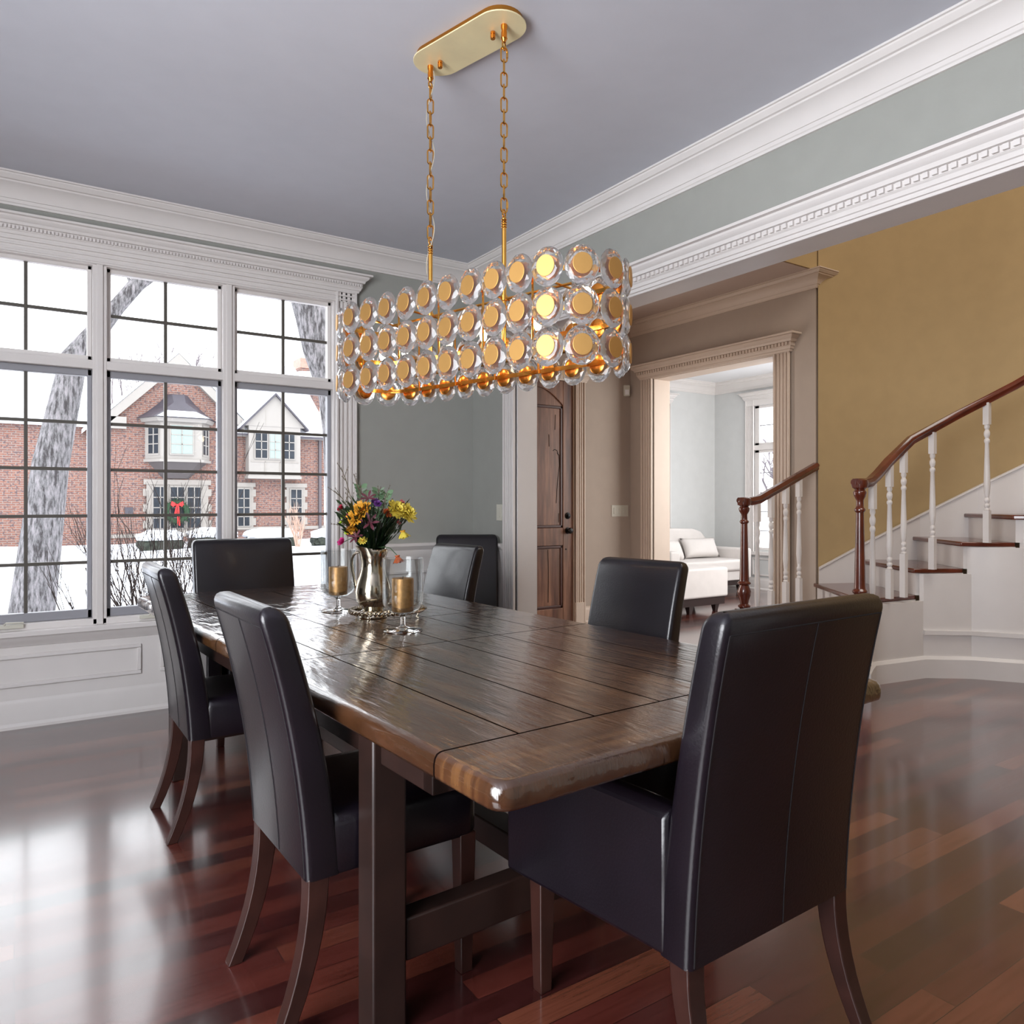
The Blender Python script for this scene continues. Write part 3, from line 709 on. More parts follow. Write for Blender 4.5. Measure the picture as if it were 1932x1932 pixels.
op(MB().box(5.72, 6.74, 5.70, 6.22, 0.17, 0.50), 'seat', SOFA, bevel=0.025, seg=3)
op(MB().box(5.74, 6.71, 5.73, 6.2, 0.085, 0.17), 'plinth', SOFAB)
for x, y in ((6.18, 5.77), (5.8, 5.77), (6.63, 5.80), (5.8, 6.15), (6.63, 6.15)):
    op(MB().loft([[(x-a, y-a, z), (x+a, y-a, z), (x+a, y+a, z), (x-a, y+a, z)] for a, z in ((0.02, 0), (0.035, 0.09))]), 'leg', SOFAB)
tag(ot, 'white fabric ottoman on a dark wooden plinth in front of the sofa', 'ottoman')
def pillow(name, w, h, d, loc, rot, label):
    m = MB(); nx, ny = 12, 8; top = []; 
    for sgn in (1, -1):
        g = []
        for i in range(nx+1):
            for j in range(ny+1):
                u, v = i/nx*2-1, j/ny*2-1
                e = (1-u**4)*(1-v**4)
                x = u*w/2*(1-0.06*(1-v*v)*abs(u)); y = v*h/2*(1-0.08*(1-u*u)*abs(v))
                z = sgn*d/2*max(0, e)**0.55+random.uniform(-1, 1)*0.004*e
                g.append((x, z, y))
        fs = [(i*(ny+1)+j, (i+1)*(ny+1)+j, (i+1)*(ny+1)+j+1, i*(ny+1)+j+1) for i in range(nx) for j in range(ny)]
        m.add(g, fs)
    o = m.build(name, SOFA, loc=loc, rot=rot, smooth=True, angle=80)
    bm = bmesh.new(); bm.from_mesh(o.data); bmesh.ops.remove_doubles(bm, verts=bm.verts, dist=0.0005); bmesh.ops.recalc_face_normals(bm, faces=bm.faces); bm.to_mesh(o.data); bm.free()
    o.data.polygons.foreach_set('use_smooth', [True]*len(o.data.polygons))
    tag(o, label, 'cushion', 'cushions on the white sofa'); return o
pillow('cushion', 0.62, 0.30, 0.15, (7.98, 7.25, 0.60), (-0.45, 0, -0.12), 'right white crumpled cushion leaning on the sofa backrest')
pillow('cushion', 0.60, 0.30, 0.15, (7.30, 7.20, 0.60), (-0.5, 0.1, 0.1), 'left white crumpled cushion beside the sofa armrest')

# ------------------------------------------------------------------ dining table
TA = 0.0489
tb = empty('dining_table', (0.668, 1.044, 0), TA)
TW, TL, TH = 1.265, 3.16, 0.75
def rrect(x0, x1, y0, y1, r, n=5):
    out = []
    for cx, cy, a0 in ((x1-r, y0+r, -PI/2), (x1-r, y1-r, 0), (x0+r, y1-r, PI/2), (x0+r, y0+r, PI)):
        for i in range(n+1):
            a = a0+PI/2*i/n; out.append((cx+r*math.cos(a), cy+r*math.sin(a)))
    return out
m = MB(); rings = []
for ins, z in ((0.010, 0.698), (0.002, 0.702), (0, 0.708), (0, 0.728), (0.002, 0.738), (0.007, 0.746), (0.015, 0.7495), (0.022, 0.75)):
    rings.append([(x, y, z) for x, y in rrect(ins, TW-ins, ins, TL-ins, 0.035)])
m.loft(rings); m.build('tabletop', TABLE, tb, smooth=True, angle=60)
m = MB()
for b in ((0.05, TW-0.05, 0.30, 0.34), (0.05, TW-0.05, TL-0.34, TL-0.30), (0.05, 0.09, 0.30, TL-0.30), (TW-0.09, TW-0.05, 0.30, TL-0.30)): m.box(*b, 0.628, 0.698)
m.build('apron', TABLEDK, tb, bevel=0.003)
for x in (0.073, TW-0.073):
    for y in (0.57, TL-0.62):
        MB().box(x-0.043, x+0.043, y-0.040, y+0.040, 0, 0.698).build('leg', TABLEDK, tb, bevel=0.006)
for y in (0.57, TL-0.62):
    MB().box(0.12, TW-0.12, y-0.03, y+0.03, 0.15, 0.25).build('cross_rail', TABLEDK, tb, bevel=0.005)
MB().box(TW/2-0.045, TW/2+0.045, 0.60, TL-0.65, 0.16, 0.24).build('stretcher', TABLEDK, tb, bevel=0.005)
tag(tb, 'long dark plank dining table with a glossy top in the middle of the room', 'dining table')

# ------------------------------------------------------------------ chairs (local: front faces +y, back rest at -y)
def back_mb(w, z0, z1, y0, y1, th0, th1, crownz=0.012):
    """upholstered back, lofted up; rounded plan corners; y0/y1: rear face at bottom/top"""
    m = MB(); rings = []
    zs = [z0+(z1-0.03-z0)*i/12 for i in range(13)]
    for z, ins, cr in [(z, 0, 0) for z in zs]+[(z1-0.019, 0.002, .3), (z1-0.011, 0.006, .6), (z1-0.005, 0.012, .8), (z1-0.001, 0.020, 1), (z1, 0.029, 1)]:
        t = (z-z0)/(z1-z0); yr = y0+(y1-y0)*(0.25*t+0.75*t*t); th = th0+(th1-th0)*t
        hw = w/2-ins
        rect = rrect(-hw, hw, yr+ins, yr+th-ins, 0.016 if ins < 0.01 else 0.008, 4)
        rings.append([(x, y, z+cr*crownz*(1-(x/(w/2))**2)) for x, y in rect])
    m.loft(rings); return m
def leg_mb(x, y, z1, dx, dy, t0=0.024, t1=0.016):
    m = MB(); rings = []
    for i in range(9):
        t = i/8; z = z1*(1-t); s_ = t0+(t1-t0)*t
        cx, cy = x+dx*t*t, y+dy*t*t
        rings.append([(cx-s_, cy-s_, z), (cx+s_, cy-s_, z), (cx+s_, cy+s_, z), (cx-s_, cy+s_, z)])
    m.loft(rings); return m
def make_chair(arm=False):
    root = empty('armchair' if arm else 'dining_chair', (0, 0, 0))
    w = 0.56 if arm else 0.43; d = 0.53 if arm else 0.46; zb = 0.305 if arm else 0.36
    H = 1.012 if arm else 0.985
    ln = 0.095 if arm else 0.11
    # back: rear face at y = -d/2 at bottom
    back_mb(w, zb, H, -d/2, -d/2-ln, 0.085, 0.065).build('backrest', LEATHER, root, smooth=True, angle=60)
    m = MB(); rings = []
    for ins, z in ((0.004, zb), (0, zb+0.01), (0, 0.47), (0.006, 0.488), (0.022, 0.497), (0.05, 0.500)):
        rings.append([(x, y, z) for x, y in rrect(-w/2+ins+(0.05 if arm else 0), w/2-ins-(0.05 if arm else 0), -d/2+0.05, d/2-ins, 0.03, 3)])
    m.loft(rings); m.build('seat', LEATHER, root, smooth=True, angle=60)
    for sx in (-1, 1):
        leg_mb(sx*(w/2-0.026), d/2-0.03-(0 if not arm else -0.0), zb+0.005, 0, 0, 0.024, 0.017).build('leg', LEGW, root, bevel=0.003)
        leg_mb(sx*(w/2-0.027), -d/2+0.03, zb+0.005, 0, -0.085, 0.025, 0.018).build('leg', LEGW, root, bevel=0.003)
    # seams: centre of the rear face and along the side edges
    def rear(z):
        t = (z-zb)/(H-zb); return -d/2-ln*(0.25*t+0.75*t*t)-0.0002
    m = MB()
    for x in (0.02,):
        m.tube([(x, rear(z), z) for z in [zb+0.005+(H-zb-0.045)*t/12 for t in range(13)]], 0.0014, 5)
    m.build('back_seam', STITCH, root, smooth=True)
    m = MB()
    for sx in (-1, 1):
        m.tube([(sx*(w/2-0.015), rear(z)+0.0005, z) for z in [zb+0.005+(H-zb-0.045)*t/12 for t in range(13)]], 0.0018, 5)
    m.tube([(-w/2+0.015, rear(H-0.04), H-0.04), (w/2-0.015, rear(H-0.04), H-0.04)], 0.0016, 5)
    m.build('edge_welt', STITCH, root, smooth=True)
    if arm:
        for sx in (-1, 1):
            m = MB(); rings = []
            for t in range(9):
                y = -d/2+0.06+(d-0.04)*t/8; xo = sx*(w/2+0.05*t/8); xi = xo-sx*0.075
                zt = 0.605+0.012*t/8-0.02*(t/8 > 0.95)
                if t == 0: zt = 0.60
                rings.append([(xo, y, zb), (xo, y, zt-0.02), (xo-sx*0.012, y, zt-0.004), (xo-sx*0.03, y, zt), (xi+sx*0.015, y, zt-0.003), (xi, y, zt-0.02), (xi, y, zb)])
            m.loft(rings); m.build('arm', LEATHER, root, bevel=0.012, seg=3)
    return root
c0 = make_chair(False); a0 = make_chair(True)
GS = 'leather side chairs around the table'; GA = 'leather armchairs at the two ends of the table'
# facing +x : rotate -90deg. rear face bottom at x = cx - d/2
def place(src, x, y, rz, label, group, first, sc=1.0):
    o = src if first else dup(src)
    o.location = (x, y, 0); o.rotation_euler = (0, 0, rz); o.scale = (sc, sc, sc)
    tag(o, label, 'chair', group); return o
place(c0, 0.775, 1.885, -PI/2+TA*0.5, 'dark leather side chair on the left of the table, nearest the camera', GS, True)
place(c0, 0.755, 3.105, -PI/2, 'dark leather side chair on the left of the table, nearest the window', GS, False)
place(c0, 1.865, 2.235, PI/2+0.15, 'dark leather side chair on the right of the table, near the staircase', GS, False)
place(c0, 1.79, 3.665, PI/2+0.10, 'dark leather side chair on the right of the table, farther one beside the corner', GS, False)
place(c0, 2.522, 4.33, PI-0.52, 'dark leather side chair standing apart in the room corner', 'spare leather chair in the corner', False, 1.01)
place(a0, 1.364, 1.293, TA*0.6, 'large dark leather armchair in the foreground at the near table end', GA, True)
place(a0, 1.115, 4.185, PI+0.01, 'dark leather armchair at the far table end against the window', GA, False)

# ------------------------------------------------------------------ centrepieces
TZ = 0.7502
def candle_set(x, y, lab1, lab2, s=1.0):
    r = empty('candle_holder', (x, y, TZ)); r.scale = (s, s, s)
    MB().lathe([(0.002, 0.0), (0.068, 0.0), (0.072, 0.002), (0.070, 0.005), (0.03, 0.010), (0.012, 0.016), (0.009, 0.024)], 40).build('foot', STEMGL, r, smooth=True, angle=60)
    MB().lathe([(0.009, 0.0235), (0.0085, 0.045), (0.011, 0.058), (0.022, 0.064)], 24).build('stem', STEMGL, r, smooth=True, angle=60)
    o = [(0.012, 0.062), (0.040, 0.067), (0.062, 0.080), (0.073, 0.100), (0.076, 0.14), (0.075, 0.265), (0.0755, 0.268)]
    i = [(0.0725, 0.266), (0.0722, 0.14), (0.069, 0.103), (0.058, 0.086), (0.038, 0.073), (0.002, 0.070)]
    MB().lathe(o+i, 40).build('bowl', BOWL, r, smooth=True, angle=60)
    tag(r, lab1, 'candle holder', 'footed glass candle holders on the table')
    c = empty('candle', (x, y, TZ+0.0715*s)); c.scale = (s, s, s)
    MB().lathe([(0.034, 0), (0.040, 0.002), (0.0405, 0.118), (0.039, 0.122), (0.022, 0.120), (0.002, 0.117)], 32).build('wax', CANDLE, c, smooth=True)
    MB().tube([(0, 0, 0.115), (0.001, 0, 0.13)], 0.0012, 5).build('wick', BLACKM, c)
    tag(c, lab2, 'candle', 'gold pillar candles')
candle_set(1.193, 2.52, 'footed clear glass candle holder nearer the camera, in front of the pitcher', 'gold pillar candle inside the nearer glass holder')
candle_set(1.175, 3.134, 'footed clear glass candle holder behind and left of the pitcher', 'gold pillar candle inside the farther glass holder')

VX, VY = 1.232, 2.885
pt = empty('pitcher', (VX, VY, TZ), 0.25)
prof = [(0.050, 0), (0.052, 0.006), (0.046, 0.012), (0.044, 0.02), (0.050, 0.025), (0.036, 0.034), (0.040, 0.042), (0.056, 0.06), (0.064, 0.085), (0.066, 0.11), (0.061, 0.14), (0.050, 0.175), (0.044, 0.20), (0.043, 0.225), (0.047, 0.25)]
m = MB(); rings = []
seg = 40
for r, z in prof+[(0.054, 0.272)]:
    rings.append([(1.13*r*math.cos(2*PI*j/seg), 1.13*r*math.sin(2*PI*j/seg), z) for j in range(seg)])
def lip(r, z, k):
    R = []
    for j in range(seg):
        a = 2*PI*j/seg; sp_ = max(0, math.cos(a+PI))**6
        R.append(((r+k*0.028*sp_)*math.cos(a), (r+k*0.01*sp_)*math.sin(a), z+k*0.014*sp_))
    return R
rings += [lip(0.056, 0.284, 1), lip(0.053, 0.284, 1), lip(0.046, 0.268, 0.5), lip(0.040, 0.24, 0), lip(0.039, 0.20, 0), lip(0.055, 0.12, 0), lip(0.002, 0.05, 0)]
m.loft(rings); m.build('pitcher_body', SILVER, pt, smooth=True, angle=70)
m = MB(); hp = [(0.045, 0, 0.262), (0.075, 0, 0.272), (0.094, 0, 0.24), (0.088, 0, 0.19), (0.076, 0, 0.14), (0.070, 0, 0.10), (0.058, 0, 0.085)]
m.tube(hp, [0.006, 0.007, 0.0065, 0.006, 0.006, 0.006, 0.005], 8)
m.build('handle', SILVER, pt, smooth=True, rot=(0, 0, 2.2), sub=1)
tag(pt, 'tall polished silver pitcher holding the flowers on the dining table', 'pitcher')
tr = empty('wreath_stand', (1.285, 2.865, TZ))
m = MB(); N = 220
for k in range(2):
    pts = []
    for i in range(N):
        a = 2*PI*i/N; tw = a*26+k*PI; R = 0.152+0.0065*math.cos(tw)
        pts.append((R*math.cos(a), R*0.8*math.sin(a), 0.030+0.0065*math.sin(tw)))
    m.ring(pts, 0.0056, 6)
m.build('twisted_rim', SILVER, tr, smooth=True)
m = MB()
for i in range(26):
    a = -1.2+random.uniform(-0.5, 0.5)*1.5; R = 0.152+random.uniform(-0.014, 0.014)
    m.lathe([(0.001, -0.006), (0.006, -0.003), (0.007, 0.002), (0.001, 0.006)], 7, (R*math.cos(a), R*0.8*math.sin(a), 0.032+random.uniform(0, 0.016)))
m.build('leaf_ornament', SILVER, tr, smooth=True)
for a in (0.5, 2.2, 3.9, 5.3):
    x, y = 0.152*math.cos(a), 0.122*math.sin(a)
    m = MB().tube([(x, y, 0.030), (x*1.06, y*1.06, 0.018), (x*1.0, y*1.0, 0.008), (x*1.08, y*1.08, 0.0035)], 0.0035, 6); m.build('foot', SILVER, tr, smooth=True)
tag(tr, 'ornate silver ring stand with twisted rim around the pitcher foot', 'stand')

# flowers -------------------------------------------------------------
rgt = Vector((math.cos(0.5871), -math.sin(0.5871), 0)); fwd = Vector((math.sin(0.5871), math.cos(0.5871), 0))
MOUTH = Vector((VX, VY, TZ+0.275))
def stem_path(tip, droop=0.0, root=None):
    b = Vector((VX, VY, TZ+0.12))+Vector((random.uniform(-.012, .012), random.uniform(-.012, .012), 0))
    mm = MOUTH+Vector((random.uniform(-.022, .022), random.uniform(-.022, .022), 0))+(Vector((tip.x-VX, tip.y-VY, 0)).normalized()*0.014)
    mid = mm.lerp(tip, 0.5)+Vector((0, 0, 0.025))
    pts = [b, mm, mm.lerp(mid, 0.55)+Vector((0, 0, 0.004)), mid, mid.lerp(tip, 0.5)+Vector((0, 0, 0.012+droop)), tip]
    return pts
def frame_of(d):
    d = d.normalized(); a = d.orthogonal().normalized(); return a, d.cross(a), d
def petals(m, c, d, n, L, wdt, tilt, layers=1, cup=0.2):
    a, b, d = frame_of(d)
    for ly in range(layers):
        for i in range(n):
            an = 2*PI*(i+0.5*ly)/n+random.uniform(-.12, .12); tl = tilt+ly*0.38+random.uniform(-.1, .1); LL = L*(1-0.16*ly)*random.uniform(.9, 1.08)
            r = a*math.cos(an)+b*math.sin(an); t = a*-math.sin(an)+b*math.cos(an)
            dirp = r*math.cos(tl)+d*math.sin(tl); nn = dirp.cross(t)
            P = []
            for k, (u, wv) in enumerate(((0, .25), (.4, .9), (.75, 1.0), (1.0, .35))):
                q = c+dirp*LL*u+nn*(cup*LL*u*u); P += [q-t*wdt*wv/2, q+nn*-0.0006, q+t*wdt*wv/2]
            m.add(P, [f for k in range(3) for f in ((3*k, 3*k+1, 3*k+4, 3*k+3), (3*k+1, 3*k+2, 3*k+5, 3*k+4))])
def flower(name, u, h, v, kind, col, size, label, cat='flower', droop=0, face=None):
    """u right of pitcher, h above table, v depth (towards camera negative)"""
    tip = Vector((VX, VY, TZ))+rgt*u+fwd*v+Vector((0, 0, h))
    root = empty(name, (tip.x, tip.y, TZ+0.12))
    off = Vector((tip.x, tip.y, TZ+0.12))
    pts = stem_path(tip, droop)
    MB().tube([p-off for p in pts], [0.0022, 0.0022, 0.002, 0.0018, 0.0017, 0.0016], 6).build('stem', STEM, root, smooth=True)
    d = face if face else (Vector((tip.x-VX, tip.y-VY, 0))*3+Vector((0, 0, 0.30))-fwd*0.25)
    d = d.normalized(); c = tip-off; m = MB()
    if kind == 'daisy': petals(m, c, d, 18, size, size*0.26, 0.15, 3, 0.05)
    elif kind == 'bell': petals(m, c, d, 14, size, size*0.38, 0.95, 2, -0.1)
    elif kind == 'mum': petals(m, c, d, 16, size, size*0.30, -0.1, 4, 0.25)
    elif kind == 'carn': petals(m, c, d, 10, size, size*0.7, 0.35, 3, 0.25)
    elif kind == 'lily': petals(m, c, d, 6, size, size*0.30, 0.7, 1, -0.35)
    elif kind == 'pom':
        petals(m, c, d, 12, size*0.8, size*0.4, -0.2, 5, 0.35)
    m.build('blossom', PET[col], root, smooth=True, angle=80)
    if kind in ('daisy', 'bell'):
        a, b, dd = frame_of(d); rr = size*0.28; m = MB()
        m.loft([[c+dd*z+(a*math.cos(2*PI*j/12)+b*math.sin(2*PI*j/12))*r for j in range(12)] for r, z in ((rr, 0.0), (rr*0.9, rr*0.5), (rr*0.3, rr*0.75))])
        m.build('flower_centre', PET['rust'] if col != 'lemon' else PET['gold'], root, smooth=True)
    tag(root, label, cat, 'cut flowers in the silver pitcher')
    return root
U = 1/1411.6*3.07
def FP(x, y): return (x-697)*U, (1165-y)*U
def fl(name, x, y, v, kind, col, size, label, **k):
    u, h = FP(x, y); return flower(name, u, h, v, kind, col, size, label, **k)
fl('yellow_daisy', 680, 962, -0.05, 'daisy', 'gold', 0.045, 'golden yellow daisy at the upper left of the bouquet')
fl('yellow_daisy', 671, 976, -0.06, 'daisy', 'gold', 0.045, 'golden yellow daisy at the middle left of the bouquet')
fl('yellow_daisy', 664, 988, -0.05, 'bell', 'gold', 0.045, 'drooping golden daisy at the lower left of the bouquet', face=Vector((-0.3, -0.4, -0.8)))
fl('yellow_chrysanthemum', 744, 962, -0.04, 'mum', 'lemon', 0.046, 'pale yellow chrysanthemum at the upper right of the bouquet')
fl('yellow_chrysanthemum', 762, 968, -0.02, 'mum', 'lemon', 0.048, 'pale yellow chrysanthemum at the far right of the bouquet')
fl('yellow_daisy', 754, 1000, -0.02, 'bell', 'lemon', 0.042, 'nodding yellow daisy hanging below the right blooms', face=Vector((0.15, -0.1, -1)))
fl('yellow_daisy', 684, 1018, -0.07, 'daisy', 'lemon', 0.020, 'tiny yellow and green blossom low in the bouquet')
fl('orange_daisy', 747, 1046, -0.06, 'bell', 'rust', 0.038, 'wilted rust orange daisy hanging over the nearer candle glass', face=Vector((0.1, -0.2, -1)))
fl('orange_daisy', 727, 968, -0.03, 'daisy', 'rust', 0.024, 'rust orange blossom in the middle of the bouquet')
fl('purple_statice', 708, 950, -0.03, 'pom', 'purple', 0.022, 'deep purple blossom at the top centre of the bouquet')
fl('purple_statice', 700, 945, 0.0, 'pom', 'purple', 0.020, 'small purple blossom behind the top centre of the bouquet')
fl('purple_statice', 670, 950, 0.0, 'pom', 'purple', 0.016, 'small purple blossom behind the golden daisies')
fl('purple_statice', 687, 984, -0.08, 'pom', 'purple', 0.012, 'small violet blossom in the middle of the bouquet')
fl('magenta_carnation', 645, 1022, -0.05, 'carn', 'magenta', 0.022, 'magenta carnation at the lower left of the bouquet')
fl('magenta_carnation', 656, 990, -0.03, 'carn', 'magenta', 0.010, 'small magenta bud at the left of the bouquet')
fl('magenta_carnation', 652, 974, -0.02, 'carn', 'magenta', 0.014, 'small pink bud between the green blossoms')
fl('crimson_carnation', 640, 960, -0.02, 'carn', 'crimson', 0.020, 'crimson carnation at the upper left edge of the bouquet')
fl('green_chrysanthemum', 652, 967, -0.01, 'pom', 'lime', 0.016, 'lime green blossom under the crimson carnation')
fl('green_chrysanthemum', 641, 975, -0.01, 'pom', 'lime', 0.015, 'lime green blossom at the far left of the bouquet')
fl('green_chrysanthemum', 638, 986, -0.02, 'pom', 'lime', 0.013, 'lime green bud at the left below the others')
fl('green_chrysanthemum', 651, 1003, -0.04, 'pom', 'lime', 0.015, 'lime green blossom low at the left of the bouquet')
fl('burgundy_alstroemeria', 690, 940, -0.02, 'lily', 'burgundy', 0.036, 'burgundy lily-like bloom at the top left of the bouquet')
fl('burgundy_alstroemeria', 700, 985, -0.09, 'lily', 'burgundy', 0.040, 'burgundy lily-like bloom in the middle front of the bouquet')
fl('burgundy_alstroemeria', 672, 1012, -0.07, 'lily', 'burgundy', 0.036, 'burgundy lily-like bloom low at the left front')
fl('burgundy_alstroemeria', 740, 980, 0.01, 'lily', 'burgundy', 0.030, 'burgundy lily-like bloom at the right under the yellow blooms')
fl('pink_rose', 752, 947, 0.0, 'pom', 'pink', 0.016, 'pink blossom behind the pale yellow chrysanthemums')
fl('pink_rose', 746, 986, -0.01, 'pom', 'pink', 0.012, 'small pink blossom under the right yellow blooms')
def twig(x, y, v, label, name='bare_twig', leafy=False):
    u, h = FP(x, y); tip = Vector((VX, VY, TZ))+rgt*u+fwd*v+Vector((0, 0, h)); off = Vector((tip.x, tip.y, TZ+0.12))
    root = empty(name, off); pts = stem_path(tip)
    m = MB().tube([p-off for p in pts], [0.0022, 0.0022, 0.002, 0.0018, 0.0015, 0.001], 5)
    for k in range(9):
        t = 0.45+0.06*k; i = min(4, int(t*5)); q = pts[i].lerp(pts[i+1], t*5-i)
        dr = (pts[i+1]-pts[i]).normalized()+Vector((random.uniform(-.7, .7), random.uniform(-.7, .7), 0.1))
        L = random.uniform(0.02, 0.06); e = q+dr.normalized()*L
        m.tube([q-off, e-off], [0.0014, 0.0008], 4)
        for b in range(3):
            c = q.lerp(e, 0.4+0.3*b)-off; m.lathe([(0.0005, -0.003), (0.0022, 0), (0.0005, 0.004)], 5, c)
    m.build('stem', simple('twig_brown', (92, 82, 66), 0.8) if 'twig_brown' not in MATS else MATS['twig_brown'], root, smooth=True)
    if leafy:
        m = MB()
        for k in range(8):
            t = 0.5+0.065*k; i = min(4, int(t*5)); q = pts[i].lerp(pts[i+1], min(1, t*5-i))-off
            for s_ in (-1, 1):
                d = (rgt*s_*0.8+Vector((0, 0, 0.5))+fwd*random.uniform(-.5, .5)).normalized(); a, b, d = frame_of(d)
                P = [q]+[q+d*0.034*t2+a*0.011*w2*s3 for t2, w2 in ((.3, .9), (.65, 1), (1, 0)) for s3 in (1, -1)]
                m.add(P, [(0, 1, 2), (1, 3, 4, 2), (3, 5, 6, 4)])
        m.build('leaves', LEAF, root, smooth=True)
    tag(root, label, 'twig' if not leafy else 'foliage', 'greenery in the silver pitcher')
twig(634, 880, 0.02, 'tallest bare twig rising at the left of the bouquet')
twig(622, 925, 0.02, 'bare forked twig leaning furthest left of the bouquet')
twig(657, 893, 0.03, 'bare straight twig between the tall twigs and the eucalyptus')
twig(632, 990, -0.02, 'short budded twig low at the left edge')
twig(706, 922, 0.02, 'grey green eucalyptus sprig at the top of the bouquet', 'eucalyptus_sprig', True)
twig(722, 928, 0.02, 'round leaved eucalyptus sprig at the top right of the bouquet', 'eucalyptus_sprig', True)
twig(668, 915, 0.04, 'feathery grey green sprig behind the left flowers', 'eucalyptus_sprig', True)
# dense leaves in the middle
fo = empty('flower_foliage', (VX, VY, TZ+0.2)); m = MB()
for k in range(1000):
    a = random.uniform(0, 2*PI); t = random.random(); R = 0.015+0.125*t*random.uniform(.3, 1)
    q = Vector((R*math.cos(a), R*math.sin(a), 0.05+0.22*t*random.uniform(.55, 1)))
    d = (Vector((math.cos(a)*0.7, math.sin(a)*0.7, 0.9))+Vector((random.uniform(-.4, .4),)*3)).normalized(); aa, b, d = frame_of(d)
    L = random.uniform(0.03, 0.06)
    P = [q]+[q+d*L*t2+aa*0.0075*w2*s3 for t2, w2 in ((.3, .9), (.65, 1), (1, 0)) for s3 in (1, -1)]
    m.add(P, [(0, 1, 2), (1, 3, 4, 2), (3, 5, 6, 4)])
m.build('leaves', DLEAF, fo, smooth=True)
tag(fo, 'dark green leaves filling the silver pitcher between the flower stems', 'foliage', kind='stuff')

# ------------------------------------------------------------------ chandelier
CX, CY, CA = 1.428, 2.448, 0.2709
L_, R_ = 0.966, 0.185
ZT, ZB = 1.964, 1.713
ch = empty('chandelier', (CX, CY, 0), 0)
ax = Vector((math.sin(CA), -math.cos(CA), 0)); bx = Vector((math.cos(CA), math.sin(CA), 0))
PER = 2*L_+2*PI*R_; DS = PER/28
def stad(s_, r=R_):
    P = 2*L_+2*PI*r
    s_ = (s_+P/2) % P-P/2
    if abs(s_) <= L_/2: return Vector((s_, -r)), Vector((0, -1))
    q = abs(s_)-L_/2; sg = 1 if s_ > 0 else -1
    if q <= PI*r:
        t = q/r; n = Vector((sg*math.sin(t), -math.cos(t))); return Vector((sg*L_/2, 0))+n*r, n
    return Vector((sg*(L_/2-(q-PI*r)), r)), Vector((0, 1))
def loc3(p, z): return ax*p.x+bx*p.y+Vector((0, 0, z))
# crystal disc prototype: axis +x (outward)
def disc_rings(prof, seg=12):
    rings = []
    for k, (r, x) in enumerate(prof):
        off = (PI/seg) if k % 2 else 0
        rings.append([(x, 0.92*r*math.cos(2*PI*j/seg+off), 1.03*r*math.sin(2*PI*j/seg+off)) for j in range(seg)])
    return rings
def facet(prof, seg=12):
    """alternating half-step rings joined with triangles"""
    m = MB(); rings = disc_rings(prof, seg); vs = [p for r in rings for p in r]; fs = []
    for i in range(len(rings)-1):
        for j in range(seg):
            a, b = i*seg+j, i*seg+(j+1) % seg; c, d = (i+1)*seg+j, (i+1)*seg+(j+1) % seg
            if i % 2 == 0: fs += [(a, b, c), (b, d, c)]
            else: fs += [(a, d, c), (a, b, d)]
    fs.append(tuple(range(seg-1, -1, -1))); fs.append(tuple((len(rings)-1)*seg+j for j in range(seg)))
    m.add(vs, fs); return m
RD = 0.0612
proto_d = facet([(0.034, 0.013), (0.044, 0.0115), (0.055, 0.006), (RD, 0.0012), (RD, -0.0012), (0.055, -0.006), (0.042, -0.011), (0.030, -0.012)]).build('crystal_disc', CRYSTAL, ch)
pm = MB(); seg = 28
pm.loft([[(x, 0.95*r*math.cos(2*PI*j/seg), 1.03*r*math.sin(2*PI*j/seg)) for j in range(seg)] for r, x in ((0.0315, 0.0132), (0.0330, 0.0142), (0.0330, 0.0156), (0.0320, 0.0161))])
proto_c = pm.build('gold_cap', GOLDSAT, proto_d, smooth=True, angle=12)
pm = MB()
pm.loft([[(x, 0.95*r*math.cos(2*PI*j/seg), 1.03*r*math.sin(2*PI*j/seg)) for j in range(seg)] for r, x in ((0.028, -0.0125), (0.034, -0.0140), (0.034, -0.0155), (0.030, -0.0175), (0.018, -0.0195), (0.006, -0.020), (0.005, -0.028))])
proto_k = pm.build('gold_cup', GOLDIN, proto_d, smooth=True, angle=40)
proto_d.parent = ch
S0 = 0.1368
first = True
for row in range(3):
    z = ZT+(ZB-ZT)*row/2
    for i in range(28):
        p, n = stad(S0+(i-6.5)*DS)
        o = proto_d if first else dup(proto_d, ch); first = False
        o.location = loc3(p, z); nn = ax*n.x+bx*n.y
        o.rotation_euler = (0, random.uniform(-.03, .03), math.atan2(nn.y, nn.x)+random.uniform(-.03, .03))
# bands
for row in range(3):
    z = ZT+(ZB-ZT)*row/2; rb = R_-0.028; m = MB(); pts = []
    NB = 96; PB = 2*L_+2*PI*rb
    oo = [stad(PB*i/NB, rb)[0] for i in range(NB)]; ii = [stad(PB*i/NB, rb)[0]-stad(PB*i/NB, rb)[1]*0.003 for i in range(NB)]
    rings = [[loc3(a, z-0.008), loc3(b, z-0.008), loc3(b, z+0.008), loc3(a, z+0.008)] for a, b in zip(oo, ii)]
    rings.append(rings[0]); m.loft(rings, False)
    m.build('band', GOLD, ch, smooth=True, angle=40)
